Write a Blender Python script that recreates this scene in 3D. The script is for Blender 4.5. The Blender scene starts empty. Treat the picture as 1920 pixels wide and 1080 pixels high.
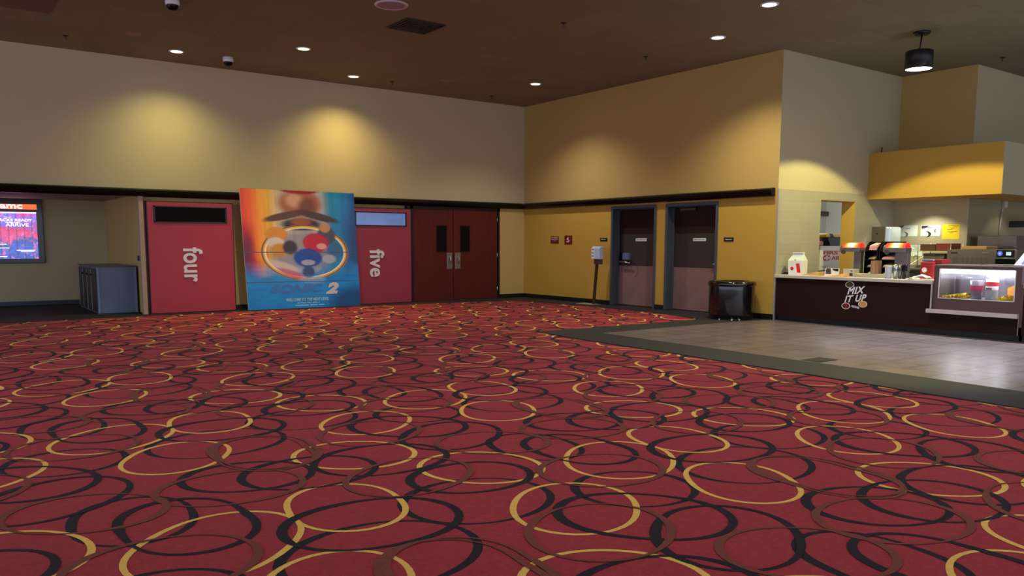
import bpy, bmesh, math, random
from mathutils import Vector, Matrix
random.seed(7)
D = bpy.data
S = bpy.context.scene
C = S.collection
R = math.radians

# ------------------------------------------------------------------ camera
AZ, PITCH, ROLL = 0.9392, 0.1152, 0.0028
F, PCX, PCY, EYE = 1513.05, 963.3, 631.55, 1.35
fw = Vector((math.cos(AZ)*math.cos(PITCH), math.sin(AZ)*math.cos(PITCH), -math.sin(PITCH)))
rt = Vector((math.sin(AZ), -math.cos(AZ), 0)); up = rt.cross(fw)
c_, s_ = math.cos(ROLL), math.sin(ROLL)
rt, up = rt*c_+up*s_, up*c_-rt*s_
cam = D.cameras.new('camera'); co = D.objects.new('camera', cam); C.objects.link(co)
M = Matrix((rt, up, -fw)).transposed().to_4x4(); M.translation = Vector((0, 0, EYE))
co.matrix_world = M
cam.sensor_fit = 'HORIZONTAL'; cam.sensor_width = 36; cam.lens = F/1920*36
cam.shift_x = (960-PCX)/1920; cam.shift_y = (PCY-540)/1920
cam.clip_start = 0.05; cam.clip_end = 200
S.camera = co

# ------------------------------------------------------------------ world, exposure
S.view_settings.view_transform = 'Standard'; S.view_settings.look = 'None'
S.view_settings.exposure = 0.45; S.view_settings.gamma = 1.0
w = D.worlds.new('world'); S.world = w; w.use_nodes = True
bg = w.node_tree.nodes['Background']
bg.inputs[0].default_value = (0.80, 0.84, 1.0, 1); bg.inputs[1].default_value = 1.35

WARM = (1.0, 0.80, 0.42); NEUTRAL = (1.0, 0.90, 0.76); COOL = (0.80, 0.88, 1.0)
def spot(x, y, z, power, ang, blend, col, r=0.05):
    l = D.lights.new('lamp_light', 'SPOT'); l.energy = power; l.spot_size = R(ang); l.spot_blend = blend
    l.color = col; l.shadow_soft_size = r
    o = D.objects.new('lamp_light', l); C.objects.link(o); o.location = (x, y, z); return o
def point(x, y, z, power, col, r=0.05):
    l = D.lights.new('lamp_light', 'POINT'); l.energy = power; l.color = col; l.shadow_soft_size = r
    o = D.objects.new('lamp_light', l); C.objects.link(o); o.location = (x, y, z); return o

XB, YA, H, YR, XK, Y2 = 12.3144, 16.4077, 4.7077, 8.9232, 16.2232, 7.461
RX, RY, RZ = 3.40, 20.15, 2.262            # recess: right side wall, back wall, ceiling

# ------------------------------------------------------------------ materials
def lin(v):
    v /= 255.0
    return v/12.92 if v <= 0.04045 else ((v+0.055)/1.055)**2.4
def rgb(r, g, b): return (lin(r), lin(g), lin(b), 1)
class NT:
    def __init__(s, name):
        s.m = D.materials.new(name); s.m.use_nodes = True; s.t = s.m.node_tree
        s.b = s.t.nodes['Principled BSDF']
    def n(s, typ, **kw):
        nd = s.t.nodes.new(typ)
        for k, v in kw.items(): setattr(nd, k, v)
        return nd
    def l(s, a, b): s.t.links.new(a, b)
    def setin(s, sock, v):
        if hasattr(v, 'is_output'): s.l(v, sock)
        else: sock.default_value = v
    def math(s, op, a, b=0.0, c=None, clamp=False):
        nd = s.n('ShaderNodeMath', operation=op, use_clamp=clamp)
        s.setin(nd.inputs[0], a); s.setin(nd.inputs[1], b)
        if c is not None: s.setin(nd.inputs[2], c)
        return nd.outputs[0]
    def mix(s, f, a, b, blend='MIX'):
        nd = s.n('ShaderNodeMix', data_type='RGBA', blend_type=blend)
        s.setin(nd.inputs[0], f); s.setin(nd.inputs[6], a); s.setin(nd.inputs[7], b)
        return nd.outputs[2]
    def noise(s, scale, detail=4, rough=0.55, vec=None):
        nd = s.n('ShaderNodeTexNoise'); nd.inputs['Scale'].default_value = scale
        nd.inputs['Detail'].default_value = detail; nd.inputs['Roughness'].default_value = rough
        if vec is None: vec = s.pos()
        s.l(vec, nd.inputs['Vector']); return nd.outputs[0]
    def pos(s):
        if not hasattr(s, '_p'): s._p = s.n('ShaderNodeNewGeometry').outputs['Position']
        return s._p
    def obj(s):
        if not hasattr(s, '_o'): s._o = s.n('ShaderNodeTexCoord').outputs['Object']
        return s._o
    def bump(s, h, strength, dist=0.01):
        nd = s.n('ShaderNodeBump'); nd.inputs['Strength'].default_value = strength
        nd.inputs['Distance'].default_value = dist; s.l(h, nd.inputs['Height']); s.l(nd.outputs[0], s.b.inputs['Normal'])
def mat(name, col, rough=0.5, metal=0.0, var=0.06, scale=6.0, bump=0.0, bscale=120, emit=0.0, coat=0.0, spec=0.5):
    k = NT(name); b = k.b
    base = rgb(*col)
    if var > 0:
        f = k.noise(scale, vec=k.obj())
        d = tuple(max(0, v*(1-var*2.0)) for v in base[:3])+(1,); u = tuple(min(1, v*(1+var*2.0)) for v in base[:3])+(1,)
        o = k.mix(f, d, u); k.l(o, b.inputs['Base Color'])
        if emit: k.l(o, b.inputs['Emission Color'])
    else:
        b.inputs['Base Color'].default_value = base; b.inputs['Emission Color'].default_value = base
    b.inputs['Roughness'].default_value = rough; b.inputs['Metallic'].default_value = metal
    b.inputs['Emission Strength'].default_value = emit; b.inputs['Coat Weight'].default_value = coat
    b.inputs['Specular IOR Level'].default_value = spec
    if bump: k.bump(k.noise(bscale, 2, vec=k.obj()), bump)
    return k.m
def wallmat(name, col, rough=0.75):
    k = NT(name); base = rgb(*col)
    f = k.noise(0.8, 5); d = tuple(v*0.93 for v in base[:3])+(1,); u = tuple(min(1, v*1.06) for v in base[:3])+(1,)
    k.l(k.mix(f, d, u), k.b.inputs['Base Color']); k.b.inputs['Roughness'].default_value = rough
    k.b.inputs['Specular IOR Level'].default_value = 0.25
    k.bump(k.noise(90, 3), 0.12, 0.004); return k.m
def blockmat(name, col, axis, rough=0.45, mortar=0.86, bw=0.62, rh=0.193, off=0.0):
    # painted block wall; axis = horizontal world axis of the wall
    k = NT(name); sep = k.n('ShaderNodeSeparateXYZ'); k.l(k.pos(), sep.inputs[0])
    comb = k.n('ShaderNodeCombineXYZ'); k.l(sep.outputs[axis], comb.inputs[0]); k.l(sep.outputs[2], comb.inputs[1])
    br = k.n('ShaderNodeTexBrick'); k.l(comb.outputs[0], br.inputs['Vector'])
    br.offset = off; br.inputs['Scale'].default_value = 1.0
    br.inputs['Brick Width'].default_value = bw; br.inputs['Row Height'].default_value = rh
    br.inputs['Mortar Size'].default_value = 0.004; br.inputs['Mortar Smooth'].default_value = 0.3
    base = rgb(*col)
    br.inputs['Color1'].default_value = tuple(v*0.95 for v in base[:3])+(1,); br.inputs['Color2'].default_value = tuple(v*1.04 for v in base[:3])+(1,)
    br.inputs['Mortar'].default_value = tuple(v*mortar for v in base[:3])+(1,)
    f = k.noise(3.0, 4)
    k.l(k.mix(k.math('MULTIPLY', f, 0.35), br.outputs[0], rgb(150, 140, 110)), k.b.inputs['Base Color'])
    k.b.inputs['Roughness'].default_value = rough
    k.bump(k.math('SUBTRACT', 1.0, br.outputs[1]), 0.25, 0.004); return k.m

m_wallA = wallmat('beige_wall_paint', (192, 180, 146))
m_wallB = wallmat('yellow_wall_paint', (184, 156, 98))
m_wallBlow = wallmat('mustard_lower_wall', (188, 152, 68))  # more saturated tone for the wall below the rail
m_wallUp = wallmat('greige_wall_paint', (184, 173, 142))
m_reveal = wallmat('reveal_yellow_paint', (214, 176, 96))
m_soffit = wallmat('golden_soffit_paint', (192, 152, 72))
m_cream = wallmat('cream_wall_paint', (196, 172, 112))
m_white_room = wallmat('white_room_paint', (200, 202, 196))
m_tileR = blockmat('glazed_block_return', (164, 160, 146), 0)
m_tileK = blockmat('glazed_block_back', (180, 172, 142), 1)
m_black = mat('black_gloss_trim', (8, 8, 10), 0.25, var=0.02, spec=0.3)
m_blackbase = mat('black_rubber_base', (10, 10, 12), 0.5, var=0.05)
m_jamb = mat('pale_wood_jamb', (170, 150, 130), 0.5, bump=0.1)
def ceilmat():
    k = NT('brown_ceiling_tile'); br = k.n('ShaderNodeTexBrick'); k.l(k.pos(), br.inputs['Vector'])
    br.offset = 0.0; br.inputs['Scale'].default_value = 1.0; br.inputs['Brick Width'].default_value = 0.82; br.inputs['Row Height'].default_value = 0.82
    br.inputs['Mortar Size'].default_value = 0.006
    base = rgb(140, 136, 114)
    br.inputs['Color1'].default_value = tuple(v*0.94 for v in base[:3])+(1,); br.inputs['Color2'].default_value = tuple(v*1.05 for v in base[:3])+(1,)
    br.inputs['Mortar'].default_value = tuple(v*0.80 for v in base[:3])+(1,)
    f = k.noise(60, 3)
    k.l(k.mix(k.math('MULTIPLY', f, 0.3), br.outputs[0], rgb(96, 80, 66)), k.b.inputs['Base Color'])
    k.b.inputs['Roughness'].default_value = 0.85; k.b.inputs['Specular IOR Level'].default_value = 0.15
    k.bump(f, 0.2, 0.006); return k.m
m_ceil = ceilmat()
def carpet(name, a, b, sc=60):
    k = NT(name); f = k.noise(sc, 5, 0.75); g = k.noise(1.1, 4)
    g2 = k.noise(260, 2, 0.8)
    c = k.mix(f, rgb(*a), rgb(*b))
    c = k.mix(k.math('MULTIPLY', g2, 0.35), c, rgb(*[v*0.5 for v in a]))
    c = k.mix(k.math('MULTIPLY', g, 0.25), c, rgb(*[v*0.72 for v in b]))
    k.l(c, k.b.inputs['Base Color']); k.b.inputs['Roughness'].default_value = 0.95
    k.b.inputs['Specular IOR Level'].default_value = 0.08
    k.b.inputs['Sheen Weight'].default_value = 0.06
    k.bump(g2, 0.5, 0.004); return k.m
m_carpet = carpet('red_carpet', (104, 20, 34), (190, 62, 76), 34)
m_gold = carpet('gold_carpet_ring', (206, 150, 50), (255, 222, 124), 45)
m_navy = carpet('black_carpet_ring', (10, 10, 20), (26, 22, 36))
m_brown = carpet('brown_carpet_ring', (94, 42, 38), (136, 72, 60), 45)
m_vinyl = mat('dark_grey_vinyl', (46, 47, 52), 0.65, spec=0.12, var=0.08, scale=2.5, bump=0.08)
def floortile():
    k = NT('grey_floor_tile'); br = k.n('ShaderNodeTexBrick'); k.l(k.pos(), br.inputs['Vector'])
    br.offset = 0.0; br.inputs['Scale'].default_value = 1.0; br.inputs['Brick Width'].default_value = 0.41; br.inputs['Row Height'].default_value = 0.41
    br.inputs['Mortar Size'].default_value = 0.008
    br.inputs['Color1'].default_value = rgb(98, 88, 94); br.inputs['Color2'].default_value = rgb(110, 100, 106)
    br.inputs['Mortar'].default_value = rgb(34, 30, 34)
    f = k.noise(5, 5, 0.7)
    k.l(k.mix(k.math('MULTIPLY', f, 0.35), br.outputs[0], rgb(92, 82, 88)), k.b.inputs['Base Color'])
    k.l(k.math('ADD', k.math('MULTIPLY', f, 0.25), 0.2), k.b.inputs['Roughness'])
    k.bump(k.math('SUBTRACT', 1.0, br.outputs[1]), 0.3, 0.003); return k.m
m_tile = floortile()
def woodmat(name, a, b, axis=2, rough=0.4, spec=0.2):
    k = NT(name); mp = k.n('ShaderNodeMapping'); k.l(k.obj(), mp.inputs[0])
    sc = [26, 26, 26]; sc[axis] = 2.2; mp.inputs['Scale'].default_value = sc
    f = k.noise(1.0, 6, 0.6, mp.outputs[0]); k.l(k.mix(f, rgb(*a), rgb(*b)), k.b.inputs['Base Color'])
    k.b.inputs['Roughness'].default_value = rough; k.b.inputs['Specular IOR Level'].default_value = spec; return k.m
m_mahog = woodmat('mahogany_door_veneer', (74, 26, 26), (104, 42, 38))
m_darkdoor = woodmat('dark_brown_door', (38, 23, 21), (54, 34, 30), spec=0.15)
m_push = mat('grey_brown_push_panel', (60, 53, 51), 0.5, spec=0.25)
m_kick = mat('mauve_kick_plate', (134, 104, 104), 0.4, var=0.12, scale=3)
m_dframe = mat('slate_door_frame', (66, 76, 90), 0.35)
m_redpanel = mat('crimson_panel', (172, 46, 66), 0.42, var=0.03)
m_redpanel_bluelit = mat('bluelit_crimson_panel', (156, 52, 78), 0.42, var=0.03)  # the crimson panel again, with bluish light tinted into its colour
m_redside = mat('dark_red_edge', (104, 26, 30), 0.5)
m_letter = mat('pale_lettering', (226, 226, 240), 0.4, var=0)
m_white = mat('white_plastic', (226, 228, 234), 0.35, var=0.02)
m_offwhite = mat('off_white_laminate', (196, 190, 182), 0.35)
m_chrome = mat('brushed_steel', (176, 178, 184), 0.28, 0.9)
m_steel = mat('stainless_panel', (128, 120, 116), 0.36, 0.75, var=0.1)
m_dsteel = mat('dark_steel', (92, 84, 82), 0.4, 0.7)
m_counter = woodmat('dark_counter_laminate', (34, 17, 15), (46, 25, 21), 1, 0.55, 0.12)
m_casebrown = mat('mauve_brown_metal', (92, 66, 68), 0.45, 0.15)
m_cabblue = mat('blue_grey_laminate', (92, 112, 140), 0.4, var=0.05)
m_cabdark = mat('charcoal_door', (38, 38, 40), 0.45)
m_cabtop = mat('slate_top', (60, 68, 80), 0.3)
m_lightgrey = mat('light_grey_edge', (150, 150, 148), 0.4)
m_bin = mat('glossy_black_plastic', (10, 10, 14), 0.16, var=0.02, coat=0.5)
m_signred = mat('maroon_sign', (112, 24, 32), 0.4, var=0)
m_signblack = mat('black_sign', (12, 8, 8), 0.4, var=0)
m_pole = mat('bronze_pole', (90, 66, 62), 0.35, 0.5)
m_brownbox = mat('brown_cardboard', (176, 138, 92), 0.8)
m_redbox = mat('brick_red_carton', (124, 56, 46), 0.7)
m_red = mat('red_plastic', (156, 28, 30), 0.35)
m_darkred = mat('dark_red_plastic', (118, 24, 28), 0.4)
m_blue = mat('blue_grey_plastic', (90, 110, 140), 0.4)
m_yellow = mat('yellow_plastic', (226, 180, 30), 0.45)
m_paper = mat('white_paper', (214, 224, 218), 0.8, var=0.02)
m_ypaper = mat('yellow_paper', (226, 200, 24), 0.8, var=0.02)
m_ink = mat('grey_ink', (100, 110, 112), 0.8, var=0)
m_dink = mat('dark_ink', (44, 44, 46), 0.8, var=0)
m_pink = mat('pink_print', (206, 120, 128), 0.7)
m_redprint = mat('red_print', (204, 26, 34), 0.6, var=0)
m_woodbox = woodmat('tan_wood', (130, 96, 70), (176, 140, 104))
m_chips = mat('yellow_chips', (250, 196, 30), 0.55, var=0.25, scale=30)
m_glow = mat('white_lamp', (255, 250, 240), 0.5, var=0, emit=9.0)
m_glowwarm = mat('warm_lamp', (255, 236, 160), 0.5, var=0, emit=5.0)
m_strip = mat('white_light_strip', (240, 244, 255), 0.5, var=0, emit=6.0)
m_heat = None
def heatmat():
    k = NT('heat_lamp_glow'); sep = k.n('ShaderNodeSeparateXYZ'); k.l(k.obj(), sep.inputs[0])
    y = k.math('DIVIDE', sep.outputs[1], 0.13)
    g = k.math('SUBTRACT', 1.0, k.math('ABSOLUTE', y), clamp=True)
    r = k.n('ShaderNodeValToRGB'); k.l(g, r.inputs[0])
    e = r.color_ramp.elements; e[0].position = 0; e[0].color = rgb(190, 20, 8); e[1].position = 0.85; e[1].color = rgb(255, 236, 170)
    q = e.new(0.45); q.color = rgb(255, 120, 30)
    k.l(r.outputs[0], k.b.inputs['Base Color']); k.l(r.outputs[0], k.b.inputs['Emission Color'])
    k.b.inputs['Emission Strength'].default_value = 1.6; return k.m
m_heat = heatmat()
def glassmat(name, tint=(1, 1, 1, 1), rough=0.03, alpha=0.18):
    k = NT(name); t = k.t; tr = k.n('ShaderNodeBsdfTransparent'); tr.inputs[0].default_value = tint
    gl = k.n('ShaderNodeBsdfGlossy'); gl.inputs['Roughness'].default_value = rough; gl.inputs[0].default_value = (1, 1, 1, 1)
    fr = k.n('ShaderNodeFresnel'); fr.inputs[0].default_value = 1.45
    mx = k.n('ShaderNodeMixShader'); k.l(k.math('ADD', fr.outputs[0], alpha*0.3), mx.inputs[0]); k.l(tr.outputs[0], mx.inputs[1]); k.l(gl.outputs[0], mx.inputs[2])
    k.l(mx.outputs[0], t.nodes['Material Output'].inputs[0]); return k.m
m_glass = glassmat('clear_glass')
m_plasticbag = glassmat('smoky_clear_plastic', (0.62, 0.62, 0.70, 1), 0.15, 0.6)
m_darkglass = mat('dark_window_glass', (10, 10, 11), 0.3, var=0, spec=0.2)
m_ledblack = mat('black_display', (5, 3, 4), 0.5, var=0.02, spec=0.1)
def displayblue():  # blue reflection painted into the display's colour, with a faint glow
    k = NT('painted_blue_reflection'); f = k.noise(2.0, 2, vec=k.obj())
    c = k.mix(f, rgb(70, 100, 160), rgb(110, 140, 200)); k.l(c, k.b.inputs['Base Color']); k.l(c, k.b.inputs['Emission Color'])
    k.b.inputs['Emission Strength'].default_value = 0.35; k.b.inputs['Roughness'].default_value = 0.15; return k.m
m_dispblue = displayblue()

# ------------------------------------------------------------------ mesh helpers
def origin(p):
    v = Vector((0, 0, 0))
    while p: v += p.location; p = p.parent
    return v
class MB:
    def __init__(s): s.bm = bmesh.new(); s.mi = 0
    def face(s, vs):
        try:
            f = s.bm.faces.new([s.bm.verts.new(v) for v in vs]); f.material_index = s.mi; return f
        except ValueError: return None
    def hexa(s, p):   # 8 points: bottom 4 ccw, top 4 ccw
        v = [s.bm.verts.new(q) for q in p]
        for i in ((3,2,1,0),(4,5,6,7),(0,1,5,4),(1,2,6,5),(2,3,7,6),(3,0,4,7)):
            f = s.bm.faces.new([v[j] for j in i]); f.material_index = s.mi
        return s
    def box(s, x0, x1, y0, y1, z0, z1):
        x0, x1 = min(x0, x1), max(x0, x1); y0, y1 = min(y0, y1), max(y0, y1); z0, z1 = min(z0, z1), max(z0, z1)
        return s.hexa([(x0,y0,z0),(x1,y0,z0),(x1,y1,z0),(x0,y1,z0),(x0,y0,z1),(x1,y0,z1),(x1,y1,z1),(x0,y1,z1)])
    def prism(s, pts, a, b, axis='Z'):   # polygon extruded from a to b along axis
        def P(p, t):
            if axis == 'Z': return (p[0], p[1], t)
            if axis == 'Y': return (p[0], t, p[1])
            return (t, p[0], p[1])
        v0 = [s.bm.verts.new(P(p, a)) for p in pts]; v1 = [s.bm.verts.new(P(p, b)) for p in pts]
        n = len(pts)
        fs = [s.bm.faces.new(v0), s.bm.faces.new(v1)]
        for i in range(n): fs.append(s.bm.faces.new([v0[i], v0[(i+1) % n], v1[(i+1) % n], v1[i]]))
        for f in fs: f.material_index = s.mi
        return s
    def tube(s, p0, p1, r0, r1=None, n=20, cap=True):
        r1 = r0 if r1 is None else r1
        p0, p1 = Vector(p0), Vector(p1); d = (p1-p0).normalized()
        a = d.orthogonal().normalized(); b = d.cross(a)
        L = []
        for p, r in ((p0, r0), (p1, r1)):
            L.append([s.bm.verts.new(p+(a*math.cos(t)+b*math.sin(t))*r) for t in [2*math.pi*i/n for i in range(n)]])
        for i in range(n):
            f = s.bm.faces.new([L[0][i], L[0][(i+1) % n], L[1][(i+1) % n], L[1][i]]); f.material_index = s.mi; f.smooth = True
        if cap:
            f = s.bm.faces.new(L[0]); f.material_index = s.mi; f = s.bm.faces.new(L[1]); f.material_index = s.mi
        return s
    def path(s, pts, r, n=10):
        for i in range(len(pts)-1): s.tube(pts[i], pts[i+1], r, r, n)
        return s
    def lathe(s, prof, cx, cy, n=40, cap=False):   # prof: (r, z)
        L = []
        for r, z in prof: L.append([s.bm.verts.new((cx+r*math.cos(2*math.pi*i/n), cy+r*math.sin(2*math.pi*i/n), z)) for i in range(n)])
        for j in range(len(L)-1):
            for i in range(n):
                f = s.bm.faces.new([L[j][i], L[j][(i+1) % n], L[j+1][(i+1) % n], L[j+1][i]]); f.material_index = s.mi; f.smooth = True
        if cap:
            for q in (L[0], L[-1]): f = s.bm.faces.new(q); f.material_index = s.mi
        return s
    def build(s, name, mats, parent=None, bevel=0.0, seg=2):
        o0 = origin(parent)
        bmesh.ops.remove_doubles(s.bm, verts=s.bm.verts, dist=1e-6)
        bmesh.ops.recalc_face_normals(s.bm, faces=s.bm.faces)
        base = Vector((0, 0, 0))
        if parent is None and len(s.bm.verts):   # put the origin at the base of a stand-alone thing
            xs = [v.co.x for v in s.bm.verts]; ys = [v.co.y for v in s.bm.verts]; zs = [v.co.z for v in s.bm.verts]
            base = Vector(((min(xs)+max(xs))/2, (min(ys)+max(ys))/2, min(zs)))
        elif parent is not None and len(s.bm.verts):
            xs = [v.co.x for v in s.bm.verts]; ys = [v.co.y for v in s.bm.verts]; zs = [v.co.z for v in s.bm.verts]
            base = Vector(((min(xs)+max(xs))/2, (min(ys)+max(ys))/2, (min(zs)+max(zs))/2))
        for v in s.bm.verts: v.co -= base
        me = D.meshes.new(name); s.bm.to_mesh(me); s.bm.free()
        for m in (mats if isinstance(mats, (list, tuple)) else [mats]): me.materials.append(m)
        o = D.objects.new(name, me); C.objects.link(o); o.parent = parent; o.location = base-o0
        if bevel:
            md = o.modifiers.new('edge', 'BEVEL'); md.width = bevel; md.segments = seg; md.limit_method = 'ANGLE'; md.angle_limit = R(40)
        return o
def tag(o, label=None, cat=None, group=None, kind=None):
    if label: o['label'] = label
    if cat: o['category'] = cat
    if group: o['group'] = group
    if kind: o['kind'] = kind
    return o
def thing(name, label, cat, loc, group=None):
    o = D.objects.new(name, None); o.empty_display_size = 0.1; C.objects.link(o); o.location = loc
    return tag(o, label, cat, group)
def copy_tree(o, parent=None):
    c = o.copy(); C.objects.link(c)
    if parent: c.parent = parent
    for ch in [q for q in D.objects if q.parent == o]: copy_tree(ch, c)
    return c
def struct(name, mb, m, parent=None, bevel=0.0, label=None):
    o = mb.build(name, m, parent, bevel)
    if parent is None: o['kind'] = 'structure'
    if label: o['label'] = label
    return o
def lettering(txt, face, cx, cz, plane, w, h, m, parent, name='lettering', rot=0, shear=0.0, bold=0.0, thick=0.004, label=None, slant=0.0, spacing=1.0, arch=0.0):
    """text fitted to w x h centred at (cx, cz); face 'A' looks along -Y at Y=plane, 'B' looks along -X at X=plane"""
    cu = D.curves.new('t', 'FONT'); cu.body = txt; cu.align_x = 'CENTER'; cu.shear = shear; cu.offset = bold; cu.space_character = spacing
    cu.resolution_u = 4; cu.extrude = 0.5
    to = D.objects.new('t', cu); C.objects.link(to); bpy.context.view_layer.update()
    dg = bpy.context.evaluated_depsgraph_get(); me = D.meshes.new_from_object(to.evaluated_get(dg))
    D.objects.remove(to); D.curves.remove(cu)
    P = [v.co.copy() for v in me.vertices]
    if rot == -90: P = [Vector((p.y, -p.x, p.z)) for p in P]
    x0, x1 = min(p.x for p in P), max(p.x for p in P); y0, y1 = min(p.y for p in P), max(p.y for p in P)
    base = Vector((cx, plane, cz)) if face == 'A' else Vector((plane, cx, cz))
    for v, p in zip(me.vertices, P):
        u = ((p.x-x0)/(x1-x0)-0.5)*w; t = ((p.y-y0)/(y1-y0)-0.5)*h + slant*u
        d = (p.z+0.5)*thick
        v.co = Vector((u, -d, t)) if face == 'A' else Vector((-d, -u, t))
    me.materials.clear(); me.materials.append(m)
    for pl in me.polygons: pl.material_index = 0
    o = D.objects.new(name, me); C.objects.link(o); o.parent = parent; o.location = base-origin(parent)
    if label: o['label'] = label
    return o

# ------------------------------------------------------------------ floor
U, V = 2.505, 2.452
RINGS = [('g', 3.744, 2.885, 0.36, -0.056, 0.127), ('g', 2.669, 3.104, 0.375, -0.006, 0.119), ('g', 4.691, 2.28, 0.375, 0.007, -0.067), ('g', 3.509, 3.653, 0.401, 0.007, 0.132), ('g', 1.704, 3.809, 0.35, -0.141, 0.048), ('g', 2.688, 4.012, 0.37, -0.032, -0.06), ('k', 3.97, 2.196, 0.348, 0.069, -0.064), ('k', 4.302, 2.069, 0.374, 0.096, -0.008), ('k', 2.279, 4.533, 0.4, 0.102, -0.01), ('k', 2.523, 3.872, 0.341, 0.101, -0.035), ('k', 2.322, 3.501, 0.399, 0.065, 0.0), ('k', 1.708, 3.502, 0.4, 0.122, -0.03), ('k', 1.559, 3.116, 0.426, 0.085, 0.013), ('k', 2.863, 2.801, 0.399, -0.02, -0.136), ('k', 3.149, 3.154, 0.343, 0.029, -0.017), ('k', 2.977, 2.369, 0.39, 0.031, 0.113), ('k', 3.268, 4.228, 0.334, -0.148, 0.02), ('k', 3.465, 4.004, 0.368, -0.194, -0.022), ('n', 3.095, 2.021, 0.354, 0.048, -0.109), ('n', 3.824, 2.027, 0.364, 0.102, -0.041), ('n', 4.215, 2.669, 0.386, -0.225, 0.008), ('n', 3.248, 3.536, 0.372, 0.076, -0.019), ('n', 2.537, 2.763, 0.372, 0.044, 0.065), ('n', 1.75, 2.683, 0.385, -0.183, 0.017), ('n', 2.237, 4.089, 0.375, 0.083, 0.083)]
ORD = {'k': 0, 'g': 1, 'n': 2}
PHI = AZ-math.pi/2
fl = MB()
fl.face([(-9, -7, -0.012), (12.2, -7, -0.012), (12.2, 16.4, -0.012), (-9, 16.4, -0.012)])
NS = 44
UNDER = (2.322, 1.559, 3.149, 3.268)
for idx, (kd, cx, cy, r, e1, e2) in enumerate(sorted(RINGS, key=lambda q: 0 if q[1] in UNDER else {'g': 1, 'k': 2, 'n': 3}[q[0]])):
    zz = -0.0118+idx*0.0002
    fl.mi = {'g': 1, 'k': 2, 'n': 3}[kd]
    wl, wd = {'g': (0.036, 0.024), 'k': (0.050, 0.022), 'n': (0.044, 0.012)}[kd]
    for i in range(-5, 5):
        for j in range(-4, 7):
            X, Y = cx+i*U, cy+j*V
            if X < -8 or X > 12 or Y < -6 or Y > 16.3: continue
            if X > 9 and Y < 8: continue
            a = math.atan2(Y, X)-AZ; dist = math.hypot(X, Y)
            if dist > 4 and abs(a) > R(52): continue
            vi, vo = [], []
            for k in range(NS):
                t = 2*math.pi*k/NS; rr = r*(1+e1*math.cos(2*t)+e2*math.sin(2*t))
                cc = math.cos(t-PHI); wdt = wd+(wl-wd)*cc*cc
                if kd == 'k': wdt *= (1.12 if math.cos(t-PHI+0.3*((idx*37) % 5)) < 0 else 0.92)
                vo.append(fl.bm.verts.new((X+(rr+wdt*0.2)*math.cos(t), Y+(rr+wdt*0.2)*math.sin(t), zz)))
                vi.append(fl.bm.verts.new((X+(rr-wdt*0.8)*math.cos(t), Y+(rr-wdt*0.8)*math.sin(t), zz)))
            for k in range(NS):
                f = fl.bm.faces.new([vi[k], vo[k], vo[(k+1) % NS], vi[(k+1) % NS]]); f.material_index = fl.mi
struct('floor', fl, [m_carpet, m_gold, m_navy, m_brown], label='red lobby carpet patterned with gold, black and brown rings')
vb = MB()
vb.prism([(-9, 16.02), (1.0, 16.05), (3.1, 16.12), (4.73, 16.13), (7.67, 16.02), (8.92, 15.95), (10.5, 15.71), (11.34, 15.58), (11.55, 15.2), (11.7, 13.5), (11.72, 11.3), (11.37, 9.86),
          (11.1, 9.72), (9.19, 9.74), (7.62, 9.80), (7.56, 9.3), (7.51, 8.78), (7.49, 6.98), (7.44, 5.8), (7.43, 5.0), (7.38, 4.2), (7.34, 3.7), (7.34, 2.8), (7.3, 0.5), (7.3, -7), (19.5, -7), (19.5, 21), (-9, 21)], -0.014, 0.0)
struct('floor', vb, m_vinyl, label='dark grey vinyl floor border around the carpet')
tf = MB()
tf.prism([(8.30, 9.05), (8.26, 8.2), (8.25, 6.9), (8.21, 5.5), (8.22, 4.5), (8.15, 3.1), (8.12, -5.0), (12.30, -5.0), (12.30, 8.92), (11.04, 9.06)], 0.0, 0.0015)
struct('floor', tf, m_tile, label='grey ceramic tile floor in front of the snack counter')
fv = MB().box(8.25, 8.62, 5.33, 5.57, 0.0015, 0.006)
fv = fv.build('floor_access_cover', m_vinyl); tag(fv, 'small dark rectangular cover set in the grey tile floor', 'floor cover')

# ------------------------------------------------------------------ ceiling
cb = MB(); cb.box(-9, 20.5, -7, YA+0.1, H, H+0.1); struct('ceiling', cb, m_ceil)
cb = MB(); cb.box(-9, RX, YA-0.0, RY, RZ, RZ+0.05); struct('ceiling', cb, wallmat('recess_ceiling_paint', (168, 140, 136)), label='low ceiling of the recess on the left')

# ------------------------------------------------------------------ walls
b = MB(); b.box(-9, XB+0.12, YA, YA+0.12, 2.2135, H); struct('wall_back', b, m_wallA)
b = MB(); b.box(5.35-1.93, 9.13, YA+0.14, YA+0.26, 0, 2.25); b.box(RX, RX+0.02, YA, YA+0.26, 0, 2.25)
struct('wall_back', b, m_cream, label='beige lower wall behind the red panels')
b = MB(); b.box(9.125, 11.6, YA+0.14, YA+0.26, 0, 2.25); struct('wall_back', b, m_blackbase, label='dark backing added behind the double doors to block leaking light')  # unseen backing, added so no light leaks through the door gaps
b = MB(); b.box(11.545, XB+0.02, YA, YA+0.12, 0, 2.2135); struct('wall_back', b, m_cream, label='narrow cream wall between double doors and corner')
b = MB(); b.box(-9, RX+0.12, RY, RY+0.12, 0, RZ+0.05); struct('wall_recess_back', b, m_wallA)
b = MB(); b.box(RX, RX+0.015, YA+0.26, RY, 0, RZ+0.05); struct('wall_recess_right', b, m_cream)
b = MB()
T = 0.30
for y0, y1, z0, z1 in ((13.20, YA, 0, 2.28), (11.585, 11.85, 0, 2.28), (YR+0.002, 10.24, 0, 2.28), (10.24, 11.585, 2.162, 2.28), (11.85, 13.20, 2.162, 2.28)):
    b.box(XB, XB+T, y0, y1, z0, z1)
struct('wall_right', b, m_wallBlow, label='mustard lower wall with the two grey-framed doors')
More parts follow.
